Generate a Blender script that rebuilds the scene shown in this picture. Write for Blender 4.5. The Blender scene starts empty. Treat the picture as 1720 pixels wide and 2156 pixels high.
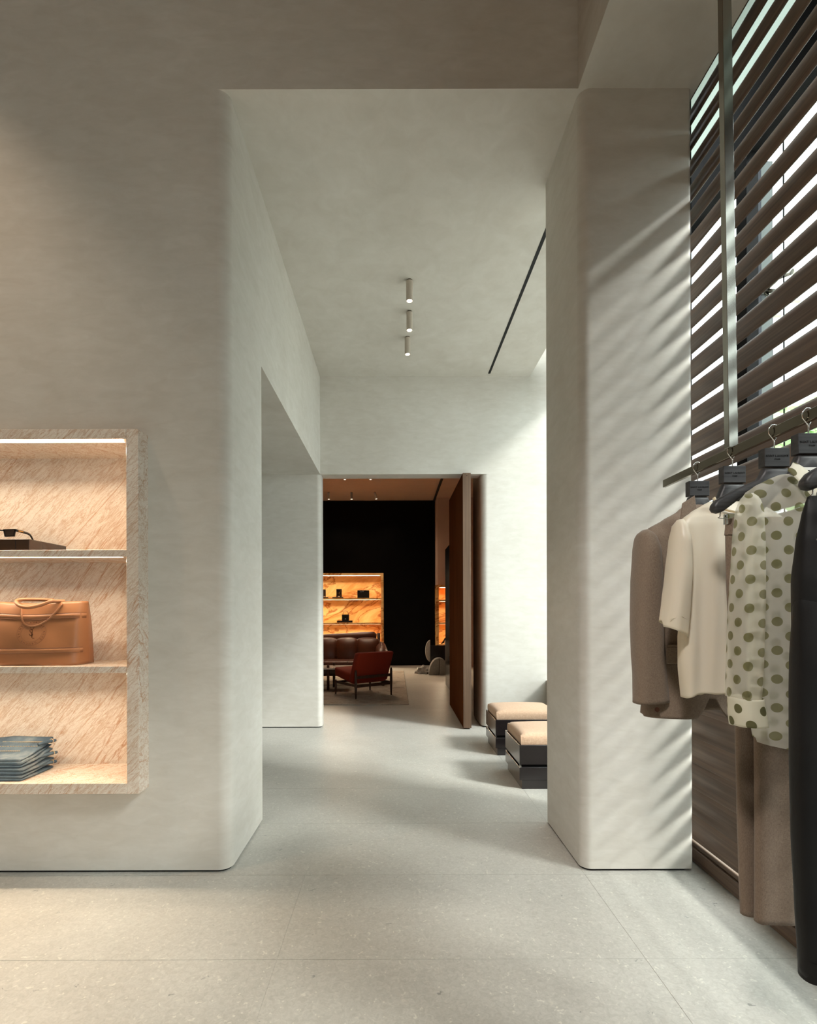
import bpy, bmesh, math, random
from mathutils import Vector, Matrix
random.seed(7)
S = bpy.context.scene
# ------------------------------------------------------------------ camera
EYE, F, PX, PY, ROLL = 1.25, 1100.0, 830.0, 1285.0, 0.0028
cd = bpy.data.cameras.new('camera'); cam = bpy.data.objects.new('camera', cd)
S.collection.objects.link(cam); S.camera = cam
cd.sensor_fit = 'HORIZONTAL'; cd.sensor_width = 36.0; cd.lens = 36.0*F/1720
cd.shift_x = (860-PX)/1720; cd.shift_y = (PY-1078)/1720
cd.clip_start = .05; cd.clip_end = 200
cam.location = (0, 0, EYE)
cam.rotation_euler = (Matrix.Rotation(math.pi/2, 3, 'X') @ Matrix.Rotation(-ROLL, 3, 'Z')).to_euler()
# ------------------------------------------------------------------ view + world
S.view_settings.view_transform = 'Standard'; S.view_settings.look = 'None'
S.view_settings.exposure = 0.2; S.view_settings.gamma = 1.0; S.view_settings.use_curve_mapping = False
SKY = 7.2
w = bpy.data.worlds.new('sky'); S.world = w; w.use_nodes = True
nt = w.node_tree; bg = nt.nodes['Background']
bg.inputs[0].default_value = (.895, .975, .985, 1); bg.inputs[1].default_value = SKY
# ------------------------------------------------------------------ sun and window portals
def lamp(name, kind, loc, energy, color, rot=(0, 0, 0), parent=None, **kw):
    l = bpy.data.lights.new(name, kind); l.energy = energy; l.color = color
    for k, v in kw.items(): setattr(l, k, v)
    o = bpy.data.objects.new(name, l); S.collection.objects.link(o); o.rotation_euler = rot
    if parent is not None: put(o, parent, loc)
    else: o.location = loc
    return o
def aim(d): return Vector(d).to_track_quat('-Z', 'Y').to_euler()
lamp('sun', 'SUN', (6, -4, 8), 8.5, (1, .98, .95), aim((-1, .62, -.92)), angle=math.radians(13))
def portal(y0, y1, z0, z1, x):
    l = bpy.data.lights.new('window_portal', 'AREA'); l.shape = 'RECTANGLE'; l.size = z1-z0; l.size_y = y1-y0
    o = bpy.data.objects.new('window_portal', l); S.collection.objects.link(o)
    o.location = (x, (y0+y1)/2, (z0+z1)/2); o.rotation_euler = (0, math.pi/2, 0)
    l.cycles.is_portal = True
portal(-3.95, 5.5, .1, 4.5, 1.99)
WARM = (1, .66, .38); WARM2 = (1, .5, .22)

# ------------------------------------------------------------------ helpers
def at(px, py, Y):
    dx, dy = px-PX, py-PY
    x, y = dx-ROLL*dy, dy+ROLL*dx
    return Vector((x*Y/F, Y, EYE-y*Y/F))
ORI = {}
def put(o, parent, wloc):
    o.parent = parent; o.location = Vector(wloc)-Vector(ORI.get(parent.name, (0, 0, 0)))
def tag(o, label=None, cat=None, group=None, kind=None):
    if label: o['label'] = label
    if cat: o['category'] = cat
    if group: o['group'] = group
    if kind: o['kind'] = kind
    return o
def thing(name, label, cat, loc=(0, 0, 0), group=None):
    o = bpy.data.objects.new(name, None); S.collection.objects.link(o); o.location = loc
    o.empty_display_size = .05
    ORI[o.name] = tuple(loc); return tag(o, label, cat, group)
def obj(name, bm, mat, parent=None, smooth=False, label=None, kind=None, origin=None):
    """bm holds world coordinates"""
    L = Vector(ORI[parent.name]) if parent is not None else Vector(origin or (0, 0, 0))
    if L.length: bmesh.ops.translate(bm, verts=bm.verts, vec=-L)
    me = bpy.data.meshes.new(name); bm.to_mesh(me); bm.free()
    if mat: me.materials.append(mat)
    if smooth:
        for p in me.polygons: p.use_smooth = True
        if smooth != True: me.set_sharp_from_angle(angle=math.radians(smooth))
    o = bpy.data.objects.new(name, me); S.collection.objects.link(o)
    if parent is not None: o.parent = parent
    else: o.location = L
    ORI[o.name] = tuple(L)
    if label: o['label'] = label
    if kind: o['kind'] = kind
    return o
def struct(name, bm, mat, smooth=False, parent=None):
    return obj(name, bm, mat, parent, smooth, kind=None if parent else 'structure')
def copy_tree(o, parent=None):
    c = o.copy(); S.collection.objects.link(c); c.parent = parent
    for ch in [x for x in S.objects if x.parent == o]: copy_tree(ch, c)
    return c
def B(): return bmesh.new()
def box(bm, x0, x1, y0, y1, z0, z1, bev=0, seg=2):
    r = bmesh.ops.create_cube(bm, size=1); vs = r['verts']
    for v in vs:
        v.co = Vector((x0+(v.co.x+.5)*(x1-x0), y0+(v.co.y+.5)*(y1-y0), z0+(v.co.z+.5)*(z1-z0)))
    if bev:
        es = list({e for v in vs for e in v.link_edges})
        bmesh.ops.bevel(bm, geom=es, offset=bev, segments=seg, profile=.5, affect='EDGES')
    return bm
def bx(*a, **k): return box(B(), *a, **k)
def prism(pts, z0, z1, axis='z', bm=None, bev=0):
    """pts 2D outline; axis z: (x,y) up; axis y: (x,z) along y; axis x: (y,z) along x"""
    bm = bm or B()
    def mk(p, t):
        return {'z': (p[0], p[1], t), 'y': (p[0], t, p[1]), 'x': (t, p[0], p[1])}[axis]
    a = [bm.verts.new(mk(p, z0)) for p in pts]; b = [bm.verts.new(mk(p, z1)) for p in pts]
    n = len(pts); fs = [bm.faces.new(a), bm.faces.new(b)]
    for i in range(n): fs.append(bm.faces.new((a[i], a[(i+1) % n], b[(i+1) % n], b[i])))
    bmesh.ops.recalc_face_normals(bm, faces=fs)
    if bev:
        es = [e for e in fs[0].edges]+[e for e in fs[1].edges]
        bmesh.ops.bevel(bm, geom=es, offset=bev, segments=2, profile=.5, affect='EDGES')
    return bm
def rounded(x0, x1, y0, y1, r, corners='1111', n=9):
    """plan outline, corners: (x0,y0),(x1,y0),(x1,y1),(x0,y1); r per corner"""
    out = []; rr = r if isinstance(r, (list, tuple)) else [r]*4
    C = [(x0, y0, 1, 1, 180), (x1, y0, -1, 1, 270), (x1, y1, -1, -1, 0), (x0, y1, 1, -1, 90)]
    for i, (cx, cy, sx, sy, a0) in enumerate(C):
        if corners[i] == '0' or rr[i] == 0: out.append((cx, cy)); continue
        q = rr[i]
        for k in range(n+1):
            a = math.radians(a0+90*k/n)
            out.append((cx+sx*q+q*math.cos(a), cy+sy*q+q*math.sin(a)))
    return out
def frame_of(d):
    d = Vector(d).normalized(); u = Vector((0, 0, 1)) if abs(d.z) < .9 else Vector((1, 0, 0))
    s = d.cross(u).normalized(); return s, d.cross(s).normalized()
def tube(path, r, bm=None, n=10, closed=False, flat=1.0):
    bm = bm or B(); P = [Vector(p) for p in path]; N = len(P); rings = []
    s = None
    for i, p in enumerate(P):
        a = P[(i-1) % N] if (closed or i) else P[0]; b = P[(i+1) % N] if (closed or i < N-1) else P[-1]
        d = (b-a).normalized()
        if s is None: s, t = frame_of(d)
        else:
            s = (s-d*s.dot(d)).normalized(); t = d.cross(s).normalized()
        q = r[i] if isinstance(r, (list, tuple)) else r
        rings.append([bm.verts.new(p+(s*math.cos(2*math.pi*k/n)+t*flat*math.sin(2*math.pi*k/n))*q) for k in range(n)])
    for i in range(N if closed else N-1):
        A, C_ = rings[i], rings[(i+1) % N]
        for k in range(n): bm.faces.new((A[k], A[(k+1) % n], C_[(k+1) % n], C_[k]))
    if not closed: bm.faces.new(rings[0]); bm.faces.new(rings[-1])
    bmesh.ops.recalc_face_normals(bm, faces=bm.faces[:]); return bm
def smooth_path(P, k=6):
    P = [Vector(p) for p in P]; out = []
    for i in range(len(P)-1):
        p0 = P[max(i-1, 0)]; p1 = P[i]; p2 = P[i+1]; p3 = P[min(i+2, len(P)-1)]
        for j in range(k):
            t = j/k
            out.append(.5*((2*p1)+(p2-p0)*t+(2*p0-5*p1+4*p2-p3)*t*t+(3*p1-p0-3*p2+p3)*t**3))
    out.append(P[-1]); return out
def lathe(c, prof, bm=None, n=24, tilt=None):
    """prof (r,z) list, around vertical axis at c"""
    bm = bm or B(); c = Vector(c); M = tilt or Matrix.Identity(3); rings = []
    for r, z in prof:
        if r < 1e-6: rings.append([bm.verts.new(c+M@Vector((0, 0, z)))])
        else: rings.append([bm.verts.new(c+M@Vector((r*math.cos(2*math.pi*k/n), r*math.sin(2*math.pi*k/n), z))) for k in range(n)])
    for A, C_ in zip(rings[:-1], rings[1:]):
        for k in range(n):
            q = [A[k % len(A)], A[(k+1) % len(A)], C_[(k+1) % len(C_)], C_[k % len(C_)]]
            q2 = []
            for v in q:
                if v not in q2: q2.append(v)
            if len(q2) > 2: bm.faces.new(q2)
    bmesh.ops.recalc_face_normals(bm, faces=bm.faces[:]); return bm
def text_bm(txt, size, loc, depth=.0006, align='CENTER', M=None, spacing=1.0):
    cu = bpy.data.curves.new('t', 'FONT'); cu.body = txt; cu.size = size; cu.extrude = depth
    cu.align_x = align; cu.align_y = 'CENTER'; cu.space_character = spacing; cu.resolution_u = 2
    o = bpy.data.objects.new('t', cu); S.collection.objects.link(o)
    dg = bpy.context.evaluated_depsgraph_get(); me = bpy.data.meshes.new_from_object(o.evaluated_get(dg))
    bpy.data.objects.remove(o); bm = B(); bm.from_mesh(me); bpy.data.meshes.remove(me)
    R = Matrix.Rotation(math.pi/2, 4, 'X')
    bmesh.ops.transform(bm, matrix=Matrix.Translation(Vector(loc)) @ (M or Matrix.Identity(4)) @ R, verts=bm.verts)
    return bm
def join(*bms):
    out = bms[0]
    for b in bms[1:]:
        me = bpy.data.meshes.new('j'); b.to_mesh(me); out.from_mesh(me); bpy.data.meshes.remove(me); b.free()
    return out
# ------------------------------------------------------------------ materials
def srgb(r, g, b):
    f = lambda c: c/12.92 if c <= .04045 else ((c+.055)/1.055)**2.4
    return (f(r), f(g), f(b), 1)
class Mt:
    def __init__(s, name, col=(.5, .5, .5, 1), rough=.5, metal=0, spec=None):
        s.m = bpy.data.materials.new(name); s.m.use_nodes = True; s.t = s.m.node_tree
        s.b = s.t.nodes['Principled BSDF']; s.b.inputs['Base Color'].default_value = col
        s.b.inputs['Roughness'].default_value = rough; s.b.inputs['Metallic'].default_value = metal
        if spec is not None: s.b.inputs['Specular IOR Level'].default_value = spec
    def n(s, kind, **kw):
        x = s.t.nodes.new(kind)
        for k, v in kw.items():
            if k.startswith('_'): setattr(x, k[1:], v)
            else:
                key = k.replace('__', ' ')
                x.inputs[key].default_value = v
        return x
    def l(s, a, b): s.t.links.new(a, b)
    def pos(s, scale=(1, 1, 1), rot=(0, 0, 0), src='world'):
        mp = s.n('ShaderNodeMapping'); mp.inputs['Rotation'].default_value = rot; m0 = mp
        if tuple(rot) != (0, 0, 0):
            mp = s.n('ShaderNodeMapping'); s.l(m0.outputs[0], mp.inputs[0])
        mp.inputs['Scale'].default_value = scale; out_ = mp; mp = m0
        if src == 'world': s.l(s.n('ShaderNodeNewGeometry').outputs['Position'], mp.inputs[0])
        else: s.l(s.n('ShaderNodeTexCoord').outputs[src], mp.inputs[0])
        return out_.outputs[0]
    def noise(s, vec, scale, detail=4, rough=.55, dist=0):
        x = s.n('ShaderNodeTexNoise'); x.inputs['Scale'].default_value = scale; x.inputs['Detail'].default_value = detail
        x.inputs['Roughness'].default_value = rough; x.inputs['Distortion'].default_value = dist
        s.l(vec, x.inputs['Vector']); return x.outputs['Fac']
    def ramp(s, fac, stops):
        x = s.n('ShaderNodeValToRGB'); e = x.color_ramp.elements
        while len(e) < len(stops): e.new(.5)
        for i, (p, c) in enumerate(stops):
            e[i].position = p; e[i].color = c if len(c) == 4 else (*c, 1)
        s.l(fac, x.inputs[0]); return x.outputs[0]
    def mix(s, fac, a, b, mode='MIX'):
        x = s.n('ShaderNodeMix'); x.data_type = 'RGBA'; x.blend_type = mode
        for k, v in ((0, fac), (6, a), (7, b)):
            if hasattr(v, 'links') or hasattr(v, 'is_linked'): s.l(v, x.inputs[k])
            else: x.inputs[k].default_value = v
        return x.outputs[2]
    def col(s, out): s.l(out, s.b.inputs['Base Color'])
    def bump(s, fac, strength=.1, dist=.01):
        x = s.n('ShaderNodeBump'); x.inputs['Strength'].default_value = strength; x.inputs['Distance'].default_value = dist
        s.l(fac, x.inputs['Height']); s.l(x.outputs[0], s.b.inputs['Normal'])
def plain(name, rgb, rough=.5, metal=0, spec=None, nz=0, nscale=60):
    m = Mt(name, srgb(*rgb), rough, metal, spec); c = srgb(*rgb)
    if nz:
        f = m.noise(m.pos(src='Object'), nscale, 3)
        a = tuple(min(1, v*(1-nz)) for v in c[:3]); b = tuple(min(1, v*(1+nz)) for v in c[:3])
        m.col(m.ramp(f, [(.3, a), (.7, b)])); m.bump(f, .1, .001)
    return m.m
def mk_plaster():
    m = Mt('plaster', rough=.6, spec=.25); v = m.pos()
    f = m.noise(v, 1.6, 6, .6, .4); g = m.noise(m.pos((1, 1, 3)), 7, 5, .65, .6)
    c1 = m.ramp(f, [(.3, srgb(.805, .785, .75)), (.7, srgb(.845, .83, .80))])
    c2 = m.ramp(g, [(.3, (.90, .89, .87)), (.7, (1, 1, 1))])
    m.col(m.mix(1.0, c1, c2, 'MULTIPLY')); m.bump(g, .12, .004); return m.m
def mk_stone(name='limestone', k=1.0):
    m = Mt(name, rough=.42, spec=.4); v = m.pos()
    base = m.noise(v, 1.3, 5, .6, .3)
    c = m.ramp(base, [(.25, srgb(.70*k, .69*k, .66*k)), (.75, srgb(.79*k, .78*k, .75*k))])
    fine = m.noise(v, 55, 4, .6, 1.2)
    c = m.mix(1.0, c, m.ramp(fine, [(.3, (.83, .82, .81)), (.62, (1, 1, 1)), (.72, (1.12, 1.11, 1.08))]), 'MULTIPLY')
    # light shell chips
    vo = m.n('ShaderNodeTexVoronoi'); vo.feature = 'F1'; vo.inputs['Scale'].default_value = 34; vo.inputs['Randomness'].default_value = 1
    dm = m.n('ShaderNodeVectorMath', _operation='ADD'); m.l(v, dm.inputs[0])
    nn = m.n('ShaderNodeTexNoise'); nn.inputs['Scale'].default_value = 40; m.l(v, nn.inputs['Vector'])
    sc = m.n('ShaderNodeVectorMath', _operation='SCALE'); sc.inputs['Scale'].default_value = .06; m.l(nn.outputs['Color'], sc.inputs[0])
    m.l(sc.outputs[0], dm.inputs[1]); m.l(dm.outputs[0], vo.inputs['Vector'])
    chips = m.ramp(vo.outputs['Distance'], [(.12, (1, 1, 1)), (.24, (0, 0, 0))])
    keep = m.n('ShaderNodeSeparateColor'); m.l(vo.outputs['Color'], keep.inputs[0])
    sel = m.n('ShaderNodeMath', _operation='GREATER_THAN'); sel.inputs[1].default_value = .55; m.l(keep.outputs[0], sel.inputs[0])
    mu = m.n('ShaderNodeMath', _operation='MULTIPLY'); m.l(chips, mu.inputs[0]); m.l(sel.outputs[0], mu.inputs[1])
    mu2 = m.n('ShaderNodeMath', _operation='MULTIPLY'); mu2.inputs[1].default_value = .55; m.l(mu.outputs[0], mu2.inputs[0])
    c = m.mix(mu2.outputs[0], c, srgb(.88*k, .87*k, .82*k))
    # rare dark flakes
    vd = m.n('ShaderNodeTexVoronoi'); vd.inputs['Scale'].default_value = 8
    mp2 = m.n('ShaderNodeMapping'); mp2.inputs['Rotation'].default_value = (0, 0, .7); mp2.inputs['Scale'].default_value = (1, 2.6, 1)
    m.l(dm.outputs[0], mp2.inputs[0]); m.l(mp2.outputs[0], vd.inputs['Vector'])
    dk = m.ramp(vd.outputs['Distance'], [(.055, (1, 1, 1)), (.085, (0, 0, 0))])
    k2 = m.n('ShaderNodeSeparateColor'); m.l(vd.outputs['Color'], k2.inputs[0])
    s2 = m.n('ShaderNodeMath', _operation='GREATER_THAN'); s2.inputs[1].default_value = .5; m.l(k2.outputs[1], s2.inputs[0])
    m3 = m.n('ShaderNodeMath', _operation='MULTIPLY'); m.l(dk, m3.inputs[0]); m.l(s2.outputs[0], m3.inputs[1])
    m4 = m.n('ShaderNodeMath', _operation='MULTIPLY'); m4.inputs[1].default_value = .6; m.l(m3.outputs[0], m4.inputs[0])
    c = m.mix(m4.outputs[0], c, srgb(.42, .43, .42))
    m.col(c); m.bump(fine, .04, .002); return m.m
def mk_marble():
    m = Mt('pink_marble', rough=.22, spec=.5)
    # diagonal streaks in the XZ plane
    R = (0, math.radians(-55), 0)
    f = m.noise(m.pos((1, 1, 1)), 2.2, 6, .6, .8)
    base = m.ramp(f, [(.3, srgb(.87, .82, .76)), (.7, srgb(.92, .885, .84))])
    def vein(rot, sc, freq, w_, col, cin, k=1.0, dist=.8, mid=.5):
        g = m.noise(m.pos(sc, (0, rot, 0)), freq, 6, .6, dist)
        f_ = m.ramp(g, [(mid-w_, (0, 0, 0)), (mid, (k, k, k)), (mid+w_, (0, 0, 0))])
        return m.mix(f_, cin, col)
    r1, r2 = math.radians(-42), math.radians(-62)
    c = vein(r1, (5.5, 3, .8), 4.5, .035, srgb(.79, .68, .58), base, .8)
    c = vein(r1-.1, (9, 3, 1.0), 6, .02, srgb(.74, .58, .46), c, .7, 1.2)
    c = vein(r2, (6, 3, 1.6), 8, .018, srgb(.74, .60, .50), c, .6, 1.6)
    c = vein(.5, (5, 3, 2.2), 7, .012, srgb(.76, .62, .52), c, .45, 1.8)
    c = vein(r1+.12, (2.2, 1.2, .22), 1.5, .006, srgb(.70, .47, .28), c, .75, .7, .47)
    m.col(c); return m.m
def mk_onyx():
    m = Mt('honey_onyx', rough=.25)
    f = m.noise(m.pos((1, 1, 2.6), (0, math.radians(18), 0)), .8, 8, .62, 1.6)
    c = m.ramp(f, [(.25, srgb(.96, .84, .60)), (.45, srgb(.94, .76, .50)), (.6, srgb(.84, .60, .34)), (.75, srgb(.95, .80, .54))])
    g = m.noise(m.pos((1, 1, 3.0), (0, math.radians(20), 0)), .6, 5, .6, 1.6)
    v = m.ramp(g, [(.46, (0, 0, 0)), (.495, (1, 1, 1)), (.53, (0, 0, 0))])
    m.col(m.mix(v, c, srgb(.66, .40, .20))); return m.m
def mk_wood(name, c0, c1, axis='y', rough=.4, k=1.0, spec=.35, coat=0):
    m = Mt(name, rough=rough, spec=spec)
    sc = {'y': (26, 1.0, 60), 'z': (40, 30, .9), 'x': (1.0, 26, 60)}[axis]
    oi = m.n('ShaderNodeObjectInfo')
    ad = m.n('ShaderNodeVectorMath', _operation='ADD')
    mp = m.n('ShaderNodeMapping'); mp.inputs['Scale'].default_value = sc
    m.l(m.n('ShaderNodeNewGeometry').outputs['Position'], ad.inputs[0])
    cx = m.n('ShaderNodeCombineXYZ'); mm = m.n('ShaderNodeMath', _operation='MULTIPLY'); mm.inputs[1].default_value = 9
    m.l(oi.outputs['Random'], mm.inputs[0])
    for i in range(3): m.l(mm.outputs[0], cx.inputs[i])
    m.l(cx.outputs[0], ad.inputs[1]); m.l(ad.outputs[0], mp.inputs[0])
    f = m.noise(mp.outputs[0], 1.0*k, 7, .6, .5)
    c = m.ramp(f, [(.3, srgb(*c0)), (.7, srgb(*c1))])
    tone = m.ramp(oi.outputs['Random'], [(0, (.84, .84, .84)), (1, (1.1, 1.1, 1.1))])
    m.col(m.mix(1.0, c, tone, 'MULTIPLY')); m.bump(f, .08, .001)
    if coat: m.b.inputs['Coat Weight'].default_value = coat; m.b.inputs['Coat Roughness'].default_value = .1
    return m.m
def mk_cloth(name, rgb, rgb2, scale=900, rough=.85, sheen=.2, translu=0):
    m = Mt(name, rough=rough, spec=.2); v = m.pos(src='Object')
    a = m.noise(m.pos((1, 1, .12), src='Object'), scale, 2, .5); b = m.noise(m.pos((.12, 1, 1), src='Object'), scale, 2, .5)
    ad = m.n('ShaderNodeMath', _operation='ADD'); m.l(a, ad.inputs[0]); m.l(b, ad.inputs[1])
    hf = m.n('ShaderNodeMath', _operation='MULTIPLY'); hf.inputs[1].default_value = .5; m.l(ad.outputs[0], hf.inputs[0])
    m.col(m.ramp(hf.outputs[0], [(.4, srgb(*rgb)), (.6, srgb(*rgb2))])); m.bump(hf.outputs[0], .15, .0006)
    m.b.inputs['Sheen Weight'].default_value = sheen
    if translu:
        tr = m.n('ShaderNodeBsdfTranslucent'); tr.inputs[0].default_value = srgb(*rgb2)
        mx = m.n('ShaderNodeMixShader'); mx.inputs[0].default_value = translu
        m.l(m.b.outputs[0], mx.inputs[1]); m.l(tr.outputs[0], mx.inputs[2])
        m.l(mx.outputs[0], m.t.nodes['Material Output'].inputs[0])
    return m.m
def mk_dots(name, alpha=.45):
    m = Mt(name, rough=.7, spec=.3)
    uv = m.n('ShaderNodeUVMap').outputs[0]
    sp = m.n('ShaderNodeSeparateXYZ'); m.l(uv, sp.inputs[0])
    PX_, PY_ = .0268, .0695
    def math_(op, a, b=None, c=None):
        x = m.n('ShaderNodeMath', _operation=op)
        for i, v in enumerate((a, b, c)):
            if v is None: continue
            if isinstance(v, (int, float)): x.inputs[i].default_value = v
            else: m.l(v, x.inputs[i])
        return x.outputs[0]
    u = math_('DIVIDE', sp.outputs[0], PX_); fu = math_('FLOOR', u)
    odd = math_('MULTIPLY', math_('MODULO', math_('ABSOLUTE', fu), 2.0), .5)
    jit = math_('MULTIPLY', math_('SINE', math_('MULTIPLY', fu, 12.9)), .06)
    vv = math_('ADD', math_('ADD', math_('DIVIDE', sp.outputs[1], PY_), odd), jit)
    du = math_('MULTIPLY', math_('SUBTRACT', math_('FRACT', u), .5), PX_)
    dv = math_('MULTIPLY', math_('SUBTRACT', math_('FRACT', vv), .5), PY_)
    d = math_('SQRT', math_('ADD', math_('MULTIPLY', du, du), math_('MULTIPLY', dv, dv)))
    dot = math_('LESS_THAN', d, .0113)
    m.col(m.mix(dot, srgb(.95, .94, .90), srgb(.50, .49, .36)))
    tl = m.n('ShaderNodeBsdfTranslucent'); m.l(m.mix(dot, srgb(.96, .95, .88), srgb(.54, .53, .36)), tl.inputs[0])
    mx = m.n('ShaderNodeMixShader'); mx.inputs[0].default_value = .55; m.l(m.b.outputs[0], mx.inputs[1]); m.l(tl.outputs[0], mx.inputs[2])
    tp = m.n('ShaderNodeBsdfTransparent'); m2 = m.n('ShaderNodeMixShader')
    m.l(math_('SUBTRACT', alpha, math_('MULTIPLY', dot, alpha*.62)), m2.inputs[0])
    m.l(mx.outputs[0], m2.inputs[1]); m.l(tp.outputs[0], m2.inputs[2]); m.l(m2.outputs[0], m.t.nodes['Material Output'].inputs[0])
    return m.m
def mk_glass(name, tint=(.97, 1, .99), refl=.06):
    m = Mt(name); tp = m.n('ShaderNodeBsdfTransparent'); tp.inputs[0].default_value = (*tint, 1)
    gl = m.n('ShaderNodeBsdfGlossy'); gl.inputs['Roughness'].default_value = .02
    mx = m.n('ShaderNodeMixShader'); mx.inputs[0].default_value = refl
    m.l(tp.outputs[0], mx.inputs[1]); m.l(gl.outputs[0], mx.inputs[2]); m.l(mx.outputs[0], m.t.nodes['Material Output'].inputs[0]); return m.m
def mk_frost(c=(.33, .365, .345, 1)):
    m = Mt('frosted_glass'); a = m.n('ShaderNodeBsdfTranslucent'); a.inputs[0].default_value = c
    d = m.n('ShaderNodeBsdfDiffuse'); d.inputs[0].default_value = (.5, .56, .52, 1)
    mx = m.n('ShaderNodeMixShader'); mx.inputs[0].default_value = .15
    m.l(a.outputs[0], mx.inputs[1]); m.l(d.outputs[0], mx.inputs[2]); m.l(mx.outputs[0], m.t.nodes['Material Output'].inputs[0]); return m.m
def emit(name, rgb, s):
    m = Mt(name, (0, 0, 0, 1)); m.b.inputs['Emission Color'].default_value = (*rgb, 1); m.b.inputs['Emission Strength'].default_value = s; return m.m
def mk_leaf():
    m = Mt('foliage', srgb(.62, .72, .54), .6); tr = m.n('ShaderNodeBsdfTranslucent'); tr.inputs[0].default_value = srgb(.66, .78, .56)  # leaf colours paled and greyed to suggest overexposure and haze
    mx = m.n('ShaderNodeMixShader'); mx.inputs[0].default_value = .4
    m.l(m.b.outputs[0], mx.inputs[1]); m.l(tr.outputs[0], mx.inputs[2]); m.l(mx.outputs[0], m.t.nodes['Material Output'].inputs[0]); return m.m
def mk_denim():
    m = Mt('blue_denim', rough=.9, spec=.15)
    f = m.noise(m.pos(src='Object'), 9, 4); g = m.noise(m.pos((1, 3, 3), (0, .7, .4), src='Object'), 420, 2)
    c = m.ramp(f, [(.35, srgb(.27, .33, .38)), (.55, srgb(.38, .44, .48)), (.75, srgb(.56, .58, .58))])
    m.col(m.mix(1.0, c, m.ramp(g, [(.35, (.75, .75, .76)), (.65, (1.1, 1.1, 1.1))]), 'MULTIPLY')); m.bump(g, .25, .001); return m.m
def mk_rug():
    m = Mt('rug_pile', rough=.95, spec=.1); f = m.noise(m.pos(), 3, 6, .7, 1.5); g = m.noise(m.pos(), 120, 2)
    c = m.ramp(f, [(.35, srgb(.52, .48, .44)), (.5, srgb(.68, .64, .59)), (.7, srgb(.58, .53, .48))])
    m.col(m.mix(1.0, c, m.ramp(g, [(.3, (.85, .85, .85)), (.7, (1.1, 1.1, 1.1))]), 'MULTIPLY')); m.bump(g, .4, .004); return m.m
M = dict(
    plaster=mk_plaster(), stone=mk_stone('limestone', .965), marble=mk_marble(), onyx=mk_onyx(),
    walnut=mk_wood('walnut_slats', (.31, .25, .21), (.46, .375, .315), 'y', .42),
    door=mk_wood('door_veneer', (.34, .19, .11), (.43, .26, .155), 'z', .75, 1.0, .0),
    edge=mk_wood('door_edge_veneer', (.35, .27, .21), (.48, .38, .30), 'z', .5),
    blackwood=mk_wood('black_wood', (.13, .13, .135), (.23, .225, .23), 'x', .45, 2.2),
    lacquer=plain('dark_lacquer', (.13, .11, .11), .16, 0, .6),
    blackwall=plain('black_wall', (.02, .018, .018), .3, 0, .12, nz=.2, nscale=2),
    pinkwall=plain('rose_plaster', (.74, .62, .55), .7, nz=.04, nscale=3),
    brownwall=plain('brown_plaster', (.52, .41, .33), .7, nz=.04, nscale=3),
    bronze=plain('bronze_metal', (.46, .43, .38), .26, 1), steel=plain('polished_steel', (.60, .59, .56), .14, 1),
    chrome=plain('chrome', (.86, .86, .85), .06, 1), dark=plain('shadow_gap', (.05, .05, .05), .8),
    mullion=plain('black_steel', (.035, .035, .038), .8, 0, .08), lampshell=plain('lamp_shell', (.74, .70, .65), .5, nz=.02),
    jacket=mk_cloth('taupe_wool', (.43, .37, .32), (.53, .47, .41), 1300, .9, .15),
    satin=None, trousers=mk_cloth('taupe_suiting', (.40, .34, .29), (.50, .435, .375), 1300, .9, .15),
    blackdenim=None, dots=mk_dots('dotted_organza', .58), dots2=mk_dots('dotted_organza_thick', .18),
    cushion=mk_cloth('oat_linen', (.70, .57, .47), (.80, .68, .575), 500, .95, .1),
    tan=plain('tan_leather', (.63, .43, .29), .42, 0, .45, nz=.05, nscale=14), tandark=plain('tan_stitching', (.48, .31, .20), .6),
    tanline=plain('tan_emboss', (.47, .30, .19), .5),
    denim=mk_denim(), thread=plain('tan_thread', (.74, .64, .50), .8), rust=mk_cloth('rust_wool', (.44, .12, .055), (.58, .18, .075), 700, .95, .05),
    leather=plain('brown_leather', (.42, .23, .14), .4, 0, .5, nz=.12, nscale=8), teak=mk_wood('teak', (.20, .12, .08), (.30, .18, .12), 'z', .45),
    rug=mk_rug(), glass=mk_glass('window_glass'), frost=mk_frost(), jamb_sunlit=mk_frost((.17, .17, .19, 1)), railmetal=plain('polished_bronze', (.52, .49, .44), .07, 1), leaf=mk_leaf(), bark=plain('bark', (.30, .26, .22), .9, nz=.3, nscale=12),
    lens=plain('smoked_lens', (.28, .23, .19), .12, 0, .6), acetate=plain('black_acetate', (.06, .05, .045), .15), gold=plain('brass', (.80, .62, .36), .2, 1),
    boxm=plain('smoked_lacquer', (.24, .18, .14), .12, 0, .6), rawstone=mk_stone('raw_stone', .72), white=plain('white_panel', (.86, .86, .87), .5, nz=.02, nscale=4),
    paving=plain('pale_paving', (.72, .71, .68), .8, nz=.05, nscale=3), black=plain('black_leather', (.045, .04, .04), .25, 0, .6, nz=.1, nscale=30),
    label=plain('woven_label', (.88, .88, .86), .8), ink=plain('black_ink', (.05, .05, .05), .7), ink2=plain('engraved_letters', (.035, .035, .035), .7),
    cream=plain('cream_leather', (.88, .80, .66), .5), led=emit('led_strip', (1, .78, .54), 5), led2=emit('led_strip_dim', (1, .68, .36), 4),
    bulb=emit('lamp_lens', (1, .86, .70), 14), frame=plain('grey_stand', (.24, .19, .15), .3),
)
m = Mt('ivory_satin', rough=.36, spec=.4); m.col(m.ramp(m.noise(m.pos((3, 3, .4), src='Object'), 6, 3), [(.3, srgb(.93, .91, .85)), (.7, srgb(.96, .945, .90))]))
m.b.inputs['Sheen Weight'].default_value = .2
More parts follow.
